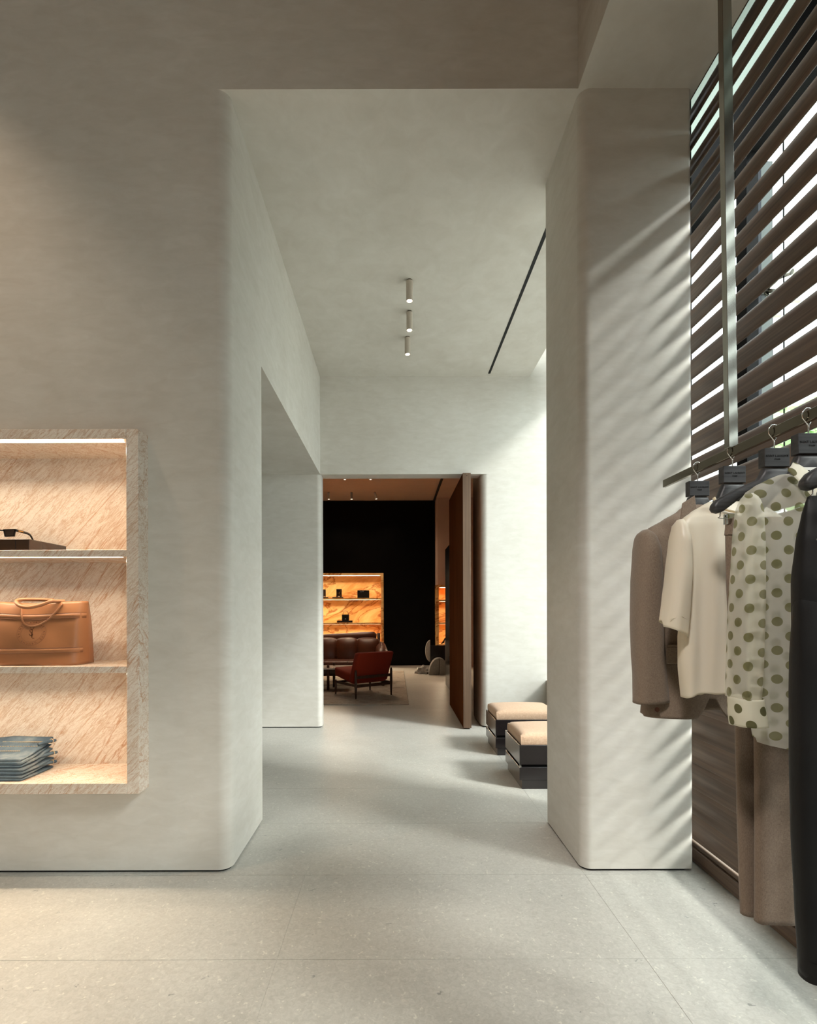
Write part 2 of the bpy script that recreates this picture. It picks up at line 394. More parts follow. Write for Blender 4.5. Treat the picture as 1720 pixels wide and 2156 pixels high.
_tr = m.n('ShaderNodeBsdfTranslucent'); _tr.inputs[0].default_value = srgb(.94, .88, .75); _mx = m.n('ShaderNodeMixShader'); _mx.inputs[0].default_value = .42
m.l(m.b.outputs[0], _mx.inputs[1]); m.l(_tr.outputs[0], _mx.inputs[2]); m.l(_mx.outputs[0], m.t.nodes['Material Output'].inputs[0]); M['satin'] = m.m
m = Mt('black_denim', rough=.55, spec=.25); f = m.noise(m.pos((1, 1, .5), src='Object'), 14, 5)
m.col(m.ramp(f, [(.3, srgb(.03, .03, .033)), (.75, srgb(.08, .08, .083))])); m.bump(f, .5, .006); M['blackdenim'] = m.m
# ================================================================== STRUCTURE
YW, YP, YF, YF2, YFJ, YB, ZT, ZH = 2.495, 3.10, 5.567, 5.75, 6.15, 11.85, 3.74, 2.70
XL, XR1, XR2, XS = -.785, .893, 1.427, 1.4525
P = M['plaster']
flo = struct('floor', bx(-4.6, 2.1, -4.2, 12.2, -.20, -.001), M['stone'])
X0 = -.424; TW = 1.32; TD = .598; Y0 = 1.871
tm = None
for i in range(-3, 2):
    for j in range(-10, 18):
        cx, cy = X0+TW*(i+.5), Y0+TD*(j+.5)
        if tm is None:
            b = B(); box(b, -TW/2+.0007, TW/2-.0007, -TD/2+.0007, TD/2-.0007, -.0009, 0, .0004, 1)
            tm = bpy.data.meshes.new('floor_tile'); b.to_mesh(tm); b.free(); tm.materials.append(M['stone'])
        o = bpy.data.objects.new('floor_tile', tm); S.collection.objects.link(o); o.parent = flo; o.location = (cx, cy, 0)
GAP = .012
def pier(name, pts, z1, z0=GAP, inset=None):
    o = struct(name, prism(pts, z0, z1), P, 35)
    return o
# near left wall with the hole for the display niche
NX0, NX1, NZ0, NZ1 = -3.2, -1.18, .414, 2.084
bm = prism(rounded(NX1, XL, YW, YP, .06, '0100'), GAP, ZT)
bm2 = prism([(NX0, YW), (NX1, YW), (NX1, YP), (NX0, YP)], GAP, NZ0); bm3 = prism([(NX0, YW), (NX1, YW), (NX1, YP), (NX0, YP)], NZ1, ZT)
bm4 = prism([(-4.4, YW), (NX0, YW), (NX0, YP), (-4.4, YP)], GAP, ZT)
struct('wall_near_left', join(bm, bm2, bm3, bm4), P, 35)
struct('baseboard_left', prism(rounded(-4.4, XL-.012, YW+.012, YP-.012, .05, '0100'), 0, GAP), M['dark'])
struct('wall_near_right', prism(rounded(XR1, XR2, YW, YP, [.05, .02, .02, .05]), GAP, ZT), P, 35)
struct('baseboard_right', prism(rounded(XR1+.012, XR2-.012, YW+.012, YP-.012, .04), 0, GAP), M['dark'])
struct('wall_near_upper', bx(-4.4, .885, YW, 2.9, ZT, 5.2), P)
struct('trim_1', bx(.885, XS, -4, 2.9, ZT, 5.2), P)              # dropped soffit along the window
struct('wall_passage_left', bx(XL-.2, XL, YP, YF, ZH, ZT), P)
struct('ceiling_side', bx(-4.4, XL-.2, YP, YF, ZH, ZH+.2), P)
struct('ceiling_passage', bx(-4.4, XS, 2.9, YF, ZT, ZT+.2), P)
struct('wall_far_left', prism(rounded(-4.4, -.775, YF, YF2, .05, '0110'), GAP, ZH), P, 35)
struct('wall_far_right', prism(rounded(.93, 2.1, YF, YFJ, .07, '1000'), GAP, ZH), P, 35)
struct('wall_far_upper', join(bx(-4.4, .93, YF, YF2, ZH, 4.6), bx(.93, 2.1, YF, YFJ, ZH, 4.6)), P)
struct('baseboard_far', join(prism(rounded(-4.4, -.787, YF+.012, YF2-.012, .04, '0110'), 0, GAP), bx(.945, 2.1, YF+.012, YFJ, 0, GAP)), M['dark'])
struct('ceiling_lounge', bx(-4.4, 2.1, YF2, YB, ZT, ZT+.2), M['pinkwall'])
struct('wall_lounge_back', bx(-4.4, .93, YB, YB+.2, 0, ZT), M['blackwall'])
struct('wall_lounge_return', prism(rounded(.93, 2.1, 11.55, YB+.2, .05, '1000'), 0, ZT), M['pinkwall'], 35)
struct('wall_lounge_left', bx(-4.6, -4.4, YP, 12.05, 0, 4.0), P)
struct('wall_lounge_right', bx(2.1, 2.3, YFJ, 12.05, 0, 4.0), M['pinkwall'])
struct('wall_room_left', bx(-4.6, -4.4, -4.2, YP, 0, 5.2), M['brownwall'])
struct('wall_rear', bx(-4.6, 2.1, -4.2, -4.0, 0, 5.2), M['brownwall'])
struct('ceiling_room', bx(-4.6, .885, -4.0, 2.9, 5.0, 5.2), M['brownwall'])
struct('wall_window_top', bx(1.9, 2.1, -4.0, YF, 4.5, 4.8), P)
struct('ceiling_window_pocket', bx(XS, 2.1, -4.0, YF, 4.55, 4.7), P)
struct('wall_passage_window_sill', bx(1.62, 2.1, YP, YF, 0, .5), P)
# ceiling slots
def slot(name, x, y0, y1):
    struct(name, bx(x-.012, x+.012, y0, y1, ZT-.002, ZT+.004), M['dark'])
slot('trim_2', 1.006, 2.95, 5.50)
struct('trim_3', bx(.885, .925, 5.76, 11.8, ZT-.03, ZT), M['dark'])
# pivot door
d = struct('door_1', bx(.724, .806, 5.485, 6.85, .012, 2.69), M['door'])
struct('door_edge', bx(.7235, .8065, 5.48, 5.488, .012, 2.69), M['edge'], parent=d)
struct('pivot_cap', lathe((.765, 5.479, 2.66), [(0, 0), (.004, 0), (.004, .003), (0, .003)], n=10, tilt=Matrix.Rotation(math.pi/2, 3, 'X')), M['mullion'], parent=d)
# window: louvre screen
XSL = 1.472
scr = thing('louvre_screen', 'brown wooden louvre screen covering the tall window at right', 'louvre', (XSL, 1.2, 0))
PIT = .127; tau = math.radians(74); CH = .128/2; TH = .0115
sm = None; z = .17
prof = []
for k in range(20):
    a = 2*math.pi*k/20; ex = lambda v: math.copysign(abs(v)**.75, v)
    u, v = CH*ex(math.cos(a)), TH*ex(math.sin(a)); prof.append((u, v))
nS = 34
for i in range(nS):
    zc = .17+PIT*i
    if sm is None:
        pts = [(XSL+.028+u*math.cos(tau)-v*math.sin(tau), zc+u*math.sin(tau)+v*math.cos(tau)) for u, v in prof]
        o = obj('slat', prism(pts, -1.5, 2.88, axis='y'), M['walnut'], scr, 40); sm = o
    else:
        o = sm.copy(); S.collection.objects.link(o); o.location.z += PIT*i
obj('bottom_rail', join(bx(1.468, 1.55, -1.5, 2.88, .008, .075, bev=.003), bx(1.476, 1.55, -1.5, 2.88, .077, .10, bev=.006)), M['walnut'], scr)
for y in (-.4, 1.0, 2.75): obj('upright', bx(1.55, 1.57, y, y+.04, 0, 4.5), M['mullion'], scr)
# glazing
w1 = struct('window_1', bx(1.86, 1.875, -4.0, YP, 0, 3.58), M['glass'])
XO = 1.80
struct('transom', bx(XO, XO+.06, -4.0, YF, 3.58, 3.94), M['mullion'], parent=w1)
struct('frosted_pane', bx(1.86, 1.872, -4.0, YF, 3.95, 4.5), M['frost'], parent=w1)
def mull(px0, px1, X, name='mullion', mat='mullion', z1=3.60, par=w1):
    y0, y1 = X*F/(px1-PX), X*F/(px0-PX)
    return struct(name, bx(X, X+.06, y0, y1, 0, z1), M[mat], parent=par)
mull(1552, 1574, 1.80)
mull(1575, 1605, 1.93, 'jamb_panel', 'jamb_sunlit', 3.6)  # translucent material stands in for sunlight on the white jamb
struct('glass_joint', bx(1.858, 1.862, 2.486, 2.492, 0, 3.6), M['mullion'], parent=w1)
struct('dimming_pane', bx(1.86, 1.875, YP+.01, YF, 0, 3.58), mk_glass('dimming_glass', (.66, .68, .68)), parent=w1)  # glass tint added to dim the daylight entering the passage
# ================================================================== LEFT DISPLAY NICHE
Yf, Yb = 2.398, 2.71
nic = thing('marble_niche', 'pinkish veined marble display niche glowing warm, set in the left wall', 'shelf', (-1.7, Yf, .41))
MB_ = M['marble']; xi, xo = -1.229, -1.174; xl = -3.15
obj('side_panel', bx(xi, xo, Yf, Yb+.02, .41, 2.086, bev=.0012, seg=1), MB_, nic)
obj('side_panel', bx(xl-.05, xl, Yf, Yb+.02, .41, 2.086), MB_, nic)
obj('top_panel', bx(xl, xi-.0015, Yf, Yb+.02, 2.041, 2.086, bev=.0012, seg=1), MB_, nic)
obj('bottom_panel', bx(xl, xi-.0015, Yf, Yb+.02, .41, .459, bev=.0012, seg=1), MB_, nic)
obj('back_panel', bx(xl, xi, Yb, Yb+.02, .459, 2.041), MB_, nic)
for z0, z1 in ((1.500, 1.532), (.965, .996)): obj('shelf_board', bx(xl, xi-.0015, Yf+.004, Yb, z0, z1, bev=.001, seg=1), MB_, nic)
for k, (zz, y0) in enumerate(((2.041, 2.435), (1.50, 2.415), (.965, 2.415))):
    s_ = obj('led_strip', bx(xl+.05, xi-.03, y0, y0+.014, zz-.001, zz), M['led'], nic)
    lamp('led_light', 'AREA', (-2.2, y0+.03, zz-.012), (12.5, 9.5, 11.5)[k], (1, .80, .58), (math.radians(-22), 0, 0), nic, shape='RECTANGLE', size=1.85, size_y=.02)
# tray box and sunglasses
zs = 1.5326
tb = thing('display_box', 'flat smoky brown box on the top marble shelf under the sunglasses', 'box', (-1.85, 2.55, zs))
obj('lid', bx(-2.1, -1.694, 2.425, 2.70, zs, zs+.053, bev=.0012, seg=1), M['boxm'], tb)
obj('seam', bx(-1.757, -1.7555, 2.4235, 2.426, zs+.002, zs+.052), M['dark'], tb)
sg = thing('sunglasses', 'black angular sunglasses lying on the flat brown box', 'sunglasses', (-1.76, 2.5, zs+.053))
g0 = at(0, 1100, 2.47); 
def G(px, py, Y=2.47): return at(px, py, Y)
z0 = zs+.0535
def poly_y(pts, y0, y1, bev=0): return prism([(p.x, p.z) for p in pts], y0, y1, axis='y', bev=bev)
def lens_out(dx, s=1):
    base = [(7, 1114.5), (33, 1113.8), (30.5, 1129.5), (10, 1130)]
    q = [G(33-(33-x)*s+dx, y) for x, y in base]
    for v in q: v.z = max(v.z, z0)
    return q
def ring_frame(c, t=.0028, y0=2.468, y1=2.474):
    cen = sum(c, Vector())/len(c); inn = [cen+(p-cen)*.80 for p in c]; bm = B()
    n = len(c)
    for y in (y0, y1): pass
    A = [[bm.verts.new((p.x, y, p.z)) for p in L] for L in (c, inn) for y in (y0, y1)]
    o0, o1, i0, i1 = A
    for k in range(n):
        j = (k+1) % n
        for q in ((o0[k], o0[j], i0[j], i0[k]), (o1[k], o1[j], i1[j], i1[k]), (o0[k], o0[j], o1[j], o1[k]), (i0[k], i0[j], i1[j], i1[k])): bm.faces.new(q)
    bmesh.ops.recalc_face_normals(bm, faces=bm.faces[:]); return bm, inn
for dx in (0, -44):
    c = lens_out(dx); f_, inn = ring_frame(c)
    obj('frame_rim', f_, M['acetate'], sg); obj('lens', poly_y(inn, 2.470, 2.472), M['lens'], sg)
pA, pB = G(7, 1117), G(-11, 1117)
obj('bridge', tube([pA, (pA+pB)/2+Vector((0, 0, .002)), pB], .003, n=8), M['acetate'], sg, True)
for sx, x_ in ((1, 33), (-1, -55)):
    a = G(x_, 1116.5); a.y = 2.474
    pth = [a, a+Vector((.002*sx, .05, -.002)), a+Vector((-.004, .10, -.008)), Vector((a.x-.008, a.y+.135, z0+.004))]
    tmp = obj('temple', tube(smooth_path(pth), [.003]*19, n=8, flat=2.0), M['acetate'], sg, True)
    obj('temple_plate', bx(a.x+.003*sx-.001, a.x+.003*sx+.002, 2.482, 2.515, a.z-.004, a.z+.002), M['gold'], tmp)
# tote bag
zb = .996
bag = thing('tote_bag', 'large tan leather tote bag with an embossed round emblem, on the middle marble shelf', 'bag', (-1.74, 2.53, zb))
bx0, bx1, byf, byb = -2.06, -1.484, 2.44, 2.64
def bagmesh():
    bm = B(); NZ = 22; NX = 40; rings = []
    hgt = .303
    for i in range(NZ+1):
        t = i/NZ; z = zb+.001+hgt*t; ring = []
        sq = 1-.62*t**1.6                     # mouth narrower than base
        yc = 2.535; hy = .088*sq+.006; hx = (bx1-bx0)/2*(1-.003*t); xc = (bx0+bx1)/2-.004*t
        NF = 44
        for k in range(2*NF):
            front = k < NF
            u = -1+2*(k if front else 2*NF-1-k)/(NF-1)
            u = math.sin(u*math.pi/2)*.35+u*.65
            sh_ = (1-abs(u)**9.09)**.5 if abs(u) < 1 else 0
            x = xc+hx*u
            d_ = .010*math.sin(5.5*u+3*t)*math.sin(math.pi*t)+.012*math.exp(-((u+.1)/.35)**2)*math.sin(math.pi*t*.9)
            y = yc-hy*sh_**.6-d_ if front else yc+hy*sh_**.6+.5*d_+(.004 if sh_ < .3 else 0)
            zz = z
            if t > .9: zz += -.012*math.exp(-((u-.15)/.5)**2)*(t-.9)*10
            ring.append(bm.verts.new((x, y, zz)))
        rings.append(ring)
    N = 88
    for A, C_ in zip(rings[:-1], rings[1:]):
        for k in range(N): bm.faces.new((A[k], A[(k+1) % N], C_[(k+1) % N], C_[k]))
    bm.faces.new(rings[0]); bmesh.ops.recalc_face_normals(bm, faces=bm.faces[:]); return bm
bo = obj('body', bagmesh(), M['tan'], bag, True)
md = bo.modifiers.new('thick', 'SOLIDIFY'); md.thickness = .003
def bag_front(x, z):
    t = (z-zb-.001)/.303; t = min(max(t, 0), 1); sq = 1-.62*t**1.6; hy = .088*sq+.006; hx = (bx1-bx0)/2*(1-.003*t); xc = (bx0+bx1)/2-.004*t
    u = (x-xc)/hx; u = max(-1, min(1, u)); c = abs(u)**(1/.22); s_ = math.sqrt(max(0, 1-c*c))
    d_ = .010*math.sin(5.5*u+3*t)*math.sin(math.pi*t)+.012*math.exp(-((u+.1)/.35)**2)*math.sin(math.pi*t*.9)
    return 2.535-hy*s_**.6-d_
def strap(zA, hh, dip=0, mat='tan', name='band', x0=bx0+.004, x1=bx1-.003, off=.0035):
    bm = B(); N = 48; rows = []
    for i in range(N+1):
        x = x0+(x1-x0)*i/N; z = zA(x)
        rows.append([bm.verts.new((x, bag_front(x, zz)-o_, zz)) for zz, o_ in ((z-hh, .0005), (z-hh, off), (z+hh, off), (z+hh, .0005))])
    for a, b_ in zip(rows[:-1], rows[1:]):
        for k in range(3): bm.faces.new((a[k], a[k+1], b_[k+1], b_[k]))
    bmesh.ops.recalc_face_normals(bm, faces=bm.faces[:]); return obj(name, bm, M[mat], bag, True)
zt = lambda x: zb+.235-.008*math.exp(-((x+1.72)/.12)**2)
zl = lambda x: zb+.072-.004*math.exp(-((x+1.78)/.2)**2)
strap(zt, .0115); strap(zl, .0115)
for fz, dz in ((zt, -.0118), (zt, .0118), (zl, .0118), (zl, -.0118)): strap(lambda x, f=fz, q=dz: f(x)+q, .0009, mat='tandark', name='seam', off=.0042)
# emblem on the front
ec = at(60.5, 1333, 2.43); er = .0585
def on_bag(p, off=.0012): return Vector((p[0], bag_front(p[0], p[1])-off-.003, p[1]))
for r_ in (er, er*.72):
    obj('emblem_ring', tube([on_bag((ec.x+r_*math.cos(a), ec.z+r_*math.sin(a))) for a in [2*math.pi*k/56 for k in range(56)]], .0006, n=6, closed=True), M['tanline'], bag, True)
ring_txt = 'SAINT LAURENT RIVE GAUCHE '
parts_ = []
for i, ch in enumerate(ring_txt):
    if ch == ' ': continue
    a = math.radians(200)-2*math.pi*i/len(ring_txt)
    cx, cz = ec.x+er*.855*math.cos(a), ec.z+er*.855*math.sin(a)
    parts_.append(text_bm(ch, .0125, (cx, bag_front(cx, cz)-.0045, cz), M=Matrix.Rotation(-(a-math.pi/2), 4, 'Y')))
obj('emblem_lettering', join(*parts_), M['tanline'], bag)
mono = []
for ch, dx, dz, s_ in (('Y', .004, .012, .040), ('S', -.001, .0, .044), ('L', .006, -.016, .034)):
    mono.append(text_bm(ch, s_, (ec.x+dx, bag_front(ec.x, ec.z)-.005, ec.z+dz)))
obj('emblem_monogram', join(*mono), M['tanline'], bag)
# handles: one flops over the mouth, straps run down the front
def bp(px, py, dy=0): p = at(px, py, 2.48+dy); return p
hp = [bp(136, 1266, .03), bp(110, 1266, .0), bp(85, 1274, -.02), bp(62, 1279, -.035), bp(45, 1277, -.035), bp(35, 1270, -.02), bp(36, 1264.5, 0), bp(50, 1262.5, .02), bp(80, 1262.5, .04), bp(112, 1264, .05)]
obj('handle', tube(smooth_path(hp), .0085, n=12), M['tan'], bag, True)
fs = [(38, 1279), (42, 1293), (47, 1306), (54, 1315), (66, 1319), (82, 1314), (98, 1302), (112, 1286), (122, 1272)]
pp = []
for x_, y_ in fs:
    q = at(x_, y_, 2.455); pp.append(on_bag((q.x, q.z), .0008))
obj('handle_strap', tube(smooth_path(pp), .0045, n=8, flat=1), M['tan'], bag, True)
# folded jeans, each pair one thing
zj = .459
ang = math.radians(0)
def folded_jeans(z0, th, dx, lab, top=False):
    t = thing('folded_jeans', lab, 'jeans', (-1.87+dx, 2.55, z0), 'folded blue jeans on the lowest shelf')
    # body: stack of folded layers running back; right edge shows the folds
    nL = 3 if top else 2; lo, hi = {0: (0, .012), 1: (.012, .028), 2: (.028, .052)}[2 if top else (0 if z0 < .47 else 1)]
    for k in range(nL):
        bm = B(); NX, NY = 16, 20; h = th/nL; zz = z0+th*k/nL
        rows = []
        for i in range(NY+1):
            v = i/NY; y = 2.43+.21*v
            lift = (lo+(hi-lo)*k/max(1, nL-1)*.8)*v**1.5
            xr = -1.738+dx+.012*v+.005*math.sin(3*v+2*k); ring = []
            xl_ = -2.12+dx
            n = 18
            for q in range(n*2):
                a = 2*math.pi*q/(n*2)
                cx = (xr+xl_)/2; hx = (xr-xl_)/2
                x = cx+hx*math.copysign(abs(math.cos(a))**.12, math.cos(a)); s_ = math.sin(a)
                zc = zz+h/2+(h*.49)*math.copysign(abs(s_)**.45, s_)
                w_ = (.0026*math.sin(37*x+11*y+2*k)+.0022*math.sin(60*y+1.7*k+9*x))*(1.3 if top else .45)
                if top and k == nL-1 and s_ > 0:
                    w_ += .016*math.exp(-(((x+1.86)/.09)**2+((y-2.62)/.06)**2))
                ring.append(bm.verts.new((x, y, max(zc+w_*(1 if s_ > 0 else .2)*(.5+v)+lift, zz*0+z0+.0005))))
            rows.append(ring)
        for a_, b_ in zip(rows[:-1], rows[1:]):
            for q in range(len(a_)): bm.faces.new((a_[q], a_[(q+1) % len(a_)], b_[(q+1) % len(a_)], b_[q]))
        bm.faces.new(rows[0]); bm.faces.new(rows[-1]); bmesh.ops.recalc_face_normals(bm, faces=bm.faces[:])
        ob = obj('folded_leg', bm, M['denim'], t, True)
    # rolled waistband end at the back right
    wb = [Vector((-1.745+dx, 2.56, z0+th*.75+.004+hi*.8)), Vector((-1.722+dx, 2.60, z0+th*.8+hi*.8+.006)), Vector((-1.708+dx, 2.635, z0+th*.8+hi*.8+.004))]
    obj('waistband', tube(smooth_path(wb), [.008, .009, .009, .009, .009, .010, .010, .010, .010, .010, .009, .009, .008], n=10, flat=.8), M['denim'], t, True)
    obj('belt_loop', tube([Vector((-1.715+dx+.009*math.cos(a), 2.615, z0+th*.8+hi*.8+.006+.010*math.sin(a))) for a in [2*math.pi*k/10 for k in range(10)]], .002, n=6, closed=True), M['thread'], t, True)
    return t
folded_jeans(zj, .027, 0, 'folded blue jeans at the bottom of the three-pair stack')
folded_jeans(zj+.030, .030, .004, 'folded blue jeans in the middle of the three-pair stack')
tj = folded_jeans(zj+.063, .040, -.002, 'faded blue jeans folded on top of the stack, pocket stitching showing', True)
for k, (yy, x0_, x1_) in enumerate(((2.515, -2.05, -1.80), (2.560, -2.05, -1.745), (2.60, -1.95, -1.73))):
    bm = B(); n = 24
    for i in range(n):
        x = x0_+(x1_-x0_)*i/n; z_ = zj+.063+.0405+.047*((yy-2.43)/.21)**1.5+.003
        box(bm, x, x+.007, yy-.0012, yy+.0012, z_-.001, z_+.002)
    o = obj('stitching', bm, M['thread'], tj); 
# ================================================================== PASSAGE SPOTLIGHTS
def spot(label, x, y, zc, L=.15, r=.0255, tilt=0, power=6, cone=80, group=None, mat='lampshell'):
    t = thing('ceiling_spotlight', label, 'spotlight', (x, y, zc), group)
    R = Matrix.Rotation(tilt, 3, 'Y')
    obj('mount', lathe((x, y, zc-.008), [(0, 0), (r*.85, 0), (r*.85, .008), (0, .008)]), M['bronze'], t, 40)
    obj('housing', lathe((x, y, zc-.008), [(0, 0), (r, -.001), (r, -L), (r*.86, -L), (r*.86, -L+.02), (0, -L+.02)], tilt=R), M[mat], t, 40)
    obj('lamp_lens', lathe((x, y, zc-.008), [(0, -L+.012), (r*.8, -L+.012), (r*.8, -L+.014), (0, -L+.014)], tilt=R), M['bulb'], t)
    if power:
        c = Vector((x, y, zc-.008))+R@Vector((0, 0, -L-.004))
        lamp('bulb', 'SPOT', c, power, (1, .76, .54), (0, tilt, 0), t, spot_size=math.radians(cone), spot_blend=.9, shadow_soft_size=.02)
    return t
for lab, px, py in (('nearest of the three short cylinder spotlights on the passage ceiling', 862, 590), ('middle one of the three short cylinder spotlights on the passage ceiling', 862, 656), ('farthest of the three short cylinder spotlights on the passage ceiling', 858, 710)):
    y = (ZT-EYE)*F/(PY-py); p = at(px, py, y); spot(lab, p.x, y, ZT, .15, .0255, 0, 14)
for lab, px, y, tl in (('leftmost of the back three cylinder spotlights on the lounge ceiling', 692, 11.0, 0), ('middle of the back three cylinder spotlights on the lounge ceiling', 740, 11.0, 0), ('tilted spotlight, rightmost of the back three on the lounge ceiling', 789, 11.0, -.22),
                   ('left one of the front two spotlights on the lounge ceiling', 726, 9.35, 0), ('right one of the front two spotlights on the lounge ceiling', 780, 9.35, 0)):
    p = at(px, 1000, y); spot(lab, p.x, y, ZT, .14, .025, tl, 36, 130)
# added main-room lamps out of view: warm fill, plus one brightening the clothes
for lab, x, y, e, cone, tgt in (('added unseen white ceiling spotlight above the sales floor in front of the marble niche', -2.3, 1.75, 150, 75, None), ('added unseen white ceiling spotlight brightening the hanging clothes', -.9, -1.1, 620, 34, (1.1, 1.5, 1.25)),
                           ('added unseen white ceiling spotlight near the left end of the sales floor', -2.6, -1.2, 120, 75, None), ('added unseen white ceiling spotlight over the window side of the sales floor', .2, -2.2, 60, 75, None)):
    t_ = spot(lab, x, y, 5.0, .15, .04, 0, e, cone, group='added main room spotlights')
    if tgt:
        for o_ in S.objects:
            if o_.parent == t_ and o_.type == 'LIGHT': o_.data.shadow_soft_size = .32; o_.data.color = (1, .95, .90); o_.rotation_euler = (Vector(tgt)-Vector((x, y, 5.0))).to_track_quat('-Z', 'Y').to_euler()
# ================================================================== STOOLS
def stool(lab, X0_, Y0_, W, D):
    t = thing('stool', lab, 'stool', (X0_+W/2, Y0_+D/2, 0))
    obj('plinth', bx(X0_+.016, X0_+W-.016, Y0_+.004, Y0_+D-.016, 0, .062), M['lacquer'], t)
    obj('lower_tier', bx(X0_, X0_+W, Y0_, Y0_+D, .062, .150, bev=.002, seg=1), M['lacquer'], t)
    obj('recess', bx(X0_+.016, X0_+W-.016, Y0_+.012, Y0_+D-.016, .150, .170), M['mullion'], t)
    obj('corner_pin', bx(X0_+.002, X0_+.012, Y0_+.002, Y0_+.012, .150, .170), M['chrome'], t)
    obj('upper_tier', bx(X0_, X0_+W, Y0_, Y0_+D, .170, .305, bev=.002, seg=1), M['lacquer'], t)
    bm = B(); n = 22
    for side in (0, 1):
        pass
    g = [[None]*(n+1) for _ in range(n+1)]
    x0, x1, y0, y1 = X0_+.012, X0_+W-.012, Y0_+.012, Y0_+D-.012
    for i in range(n+1):
        for j in range(n+1):
            u, v = i/n*2-1, j/n*2-1
            e = 1-max(abs(u), abs(v)); r_ = max(0, 1-abs(u)**12)*max(0, 1-abs(v)**12)
            z_ = .380+.022*(1-u*u)*(1-v*v)+.016*(r_**.5-1)
            g[i][j] = bm.verts.new(((x0+x1)/2+u*(x1-x0)/2*(.985), (y0+y1)/2+v*(y1-y0)/2*.985, z_))
    for i in range(n):
        for j in range(n): bm.faces.new((g[i][j], g[i+1][j], g[i+1][j+1], g[i][j+1]))
    edge = [g[i][0] for i in range(n+1)]+[g[n][j] for j in range(1, n+1)]+[g[i][n] for i in range(n-1, -1, -1)]+[g[0][j] for j in range(n-1, 0, -1)]
    prev = edge; cxm, cym = (x0+x1)/2, (y0+y1)/2
    for zz, s_ in ((.345, 1.0), (.315, 1.0), (.3055, .99)):
        cur = [bm.verts.new((cxm+(v.co.x-cxm)*(s_/(.985 if prev is edge else 1)), cym+(v.co.y-cym)*(s_/(.985 if prev is edge else 1)), zz)) for v in prev]
        for k in range(len(cur)): bm.faces.new((prev[k], prev[(k+1) % len(cur)], cur[(k+1) % len(cur)], cur[k]))
        prev = cur
    bm.faces.new(prev); bmesh.ops.recalc_face_normals(bm, faces=bm.faces[:])
    cu = obj('cushion', bm, M['cushion'], t, 50)
    obj('piping', tube([(x0+.0, y0+.0, .31), (x0, y0, .372)], .0022, n=6), M['cushion'], cu, True)
    return t
stool('dark lacquered block stool with a beige cushion, nearer of the two by the pillar', .872, 3.645, .56, .47)
stool('dark lacquered block stool with a beige cushion, farther one against the end wall', .868, 4.49, .56, .47)
# ================================================================== LOUNGE
rg = struct('rug', bx(-3.6, .19, 6.9, 10.7, .0005, .012, bev=.004), M['rug']); del rg['kind']; tag(rg, 'mottled grey beige rug under the red chair and sofa', 'rug')
# honey onyx shelf
def onyx_unit(lab, x0, x1, yf, yb, z0, z1, shelves, pw):
    t = thing('onyx_shelf', lab, 'shelf', ((x0+x1)/2, yf, z0)); O = M['onyx']; w_ = .055
    obj('side_panel', bx(x1-w_, x1, yf, yb, z0, z1), O, t); obj('side_panel', bx(x0, x0+w_, yf, yb, z0, z1), O, t)
    obj('top_panel', bx(x0+w_, x1-w_, yf, yb, z1-w_, z1), O, t); obj('bottom_panel', bx(x0+w_, x1-w_, yf, yb, z0, z0+w_), O, t)
    obj('back_panel', bx(x0+w_, x1-w_, yb-.02, yb-.001, z0+w_, z1-w_), O, t)
    for z in shelves: obj('shelf_board', bx(x0+w_, x1-w_, yf+.01, yb-.02, z-.035, z), O, t)
    for z in list(shelves)+[z1-w_+.035]:
        obj('led_strip', bx(x0+w_+.02, x1-w_-.02, yf+.06, yf+.075, z-.038, z-.0351), M['led2'], t)
        lamp('led_light', 'AREA', ((x0+x1)/2, yf+.10, z-.045), pw*(x1-x0), (1, .80, .54), (math.radians(-25), 0, 0), t, shape='RECTANGLE', size=max(.1, (x1-x0)-.2), size_y=.03)
    return t
yo = 11.5
zz_ = lambda py, y=yo: at(760, py, y).z
xr = at(807.5, 1250, yo).x
s1, s2 = zz_(1259.3), zz_(1311)
onyx_unit('glowing honey onyx shelf unit with bags on the black lounge wall', -3.0, xr, yo, YB, zz_(1364.5), zz_(1206.5), (s1, s2), 8)
xa = at(918.5, 1300, 11.2).x
onyx_unit('narrow glowing onyx shelf unit right of the black wall, behind the door', xa, xa+.42, 11.2, 11.55, zz_(1362, 11.2), zz_(1232, 11.2), (zz_(1263, 11.2), zz_(1311, 11.2)), 7)
def base(lab, x0, x1, zt_, h=.045, y=11.56, cat='display stand', name='display_stand', mat='frame'):
    o = obj(name, bx(x0, x1, y, y+.18, zt_+.0006, zt_+h, bev=.003), M[mat], None, origin=(0, 0, 0)); 
    return tag(o, lab, cat)
X_ = lambda px, y=11.6: at(px, 1280, y).x
base('low grey stand under the framed gold mark on the top onyx shelf', X_(700), X_(722.5), s1, .03)
base('low grey stand on the top onyx shelf at its cropped left end', X_(668), X_(691), s1, .03)
base('low black stand under the small handbag on the middle onyx shelf', X_(709.5), X_(742), s2, .045, mat='black')
fr = thing('framed_picture', 'small upright black plaque with thin gold lines on the top onyx shelf', 'picture', (X_(713), 11.62, s1+.03))
obj('panel', bx(X_(708), X_(719.3), 11.62, 11.64, s1+.03, s1+.205, bev=.002), M['black'], fr)
cx_ = X_(714.5); cz_ = s1+.115
obj('gold_lines', join(tube([(cx_, 11.617, cz_), (cx_-.045, 11.617, cz_-.0)], .003, n=6), tube([(cx_, 11.617, cz_), (cx_+.03, 11.617, cz_+.07)], .003, n=6), tube([(cx_, 11.617, cz_), (cx_+.03, 11.617, cz_-.07)], .003, n=6)), M['gold'], fr)
obj('base_clip', bx(X_(711), X_(715), 11.61, 11.62, s1+.03, s1+.048), M['cream'], fr)
f2 = thing('framed_picture', 'dark olive upright plaque at the cropped left end of the top onyx shelf', 'picture', (X_(680), 11.62, s1+.03))
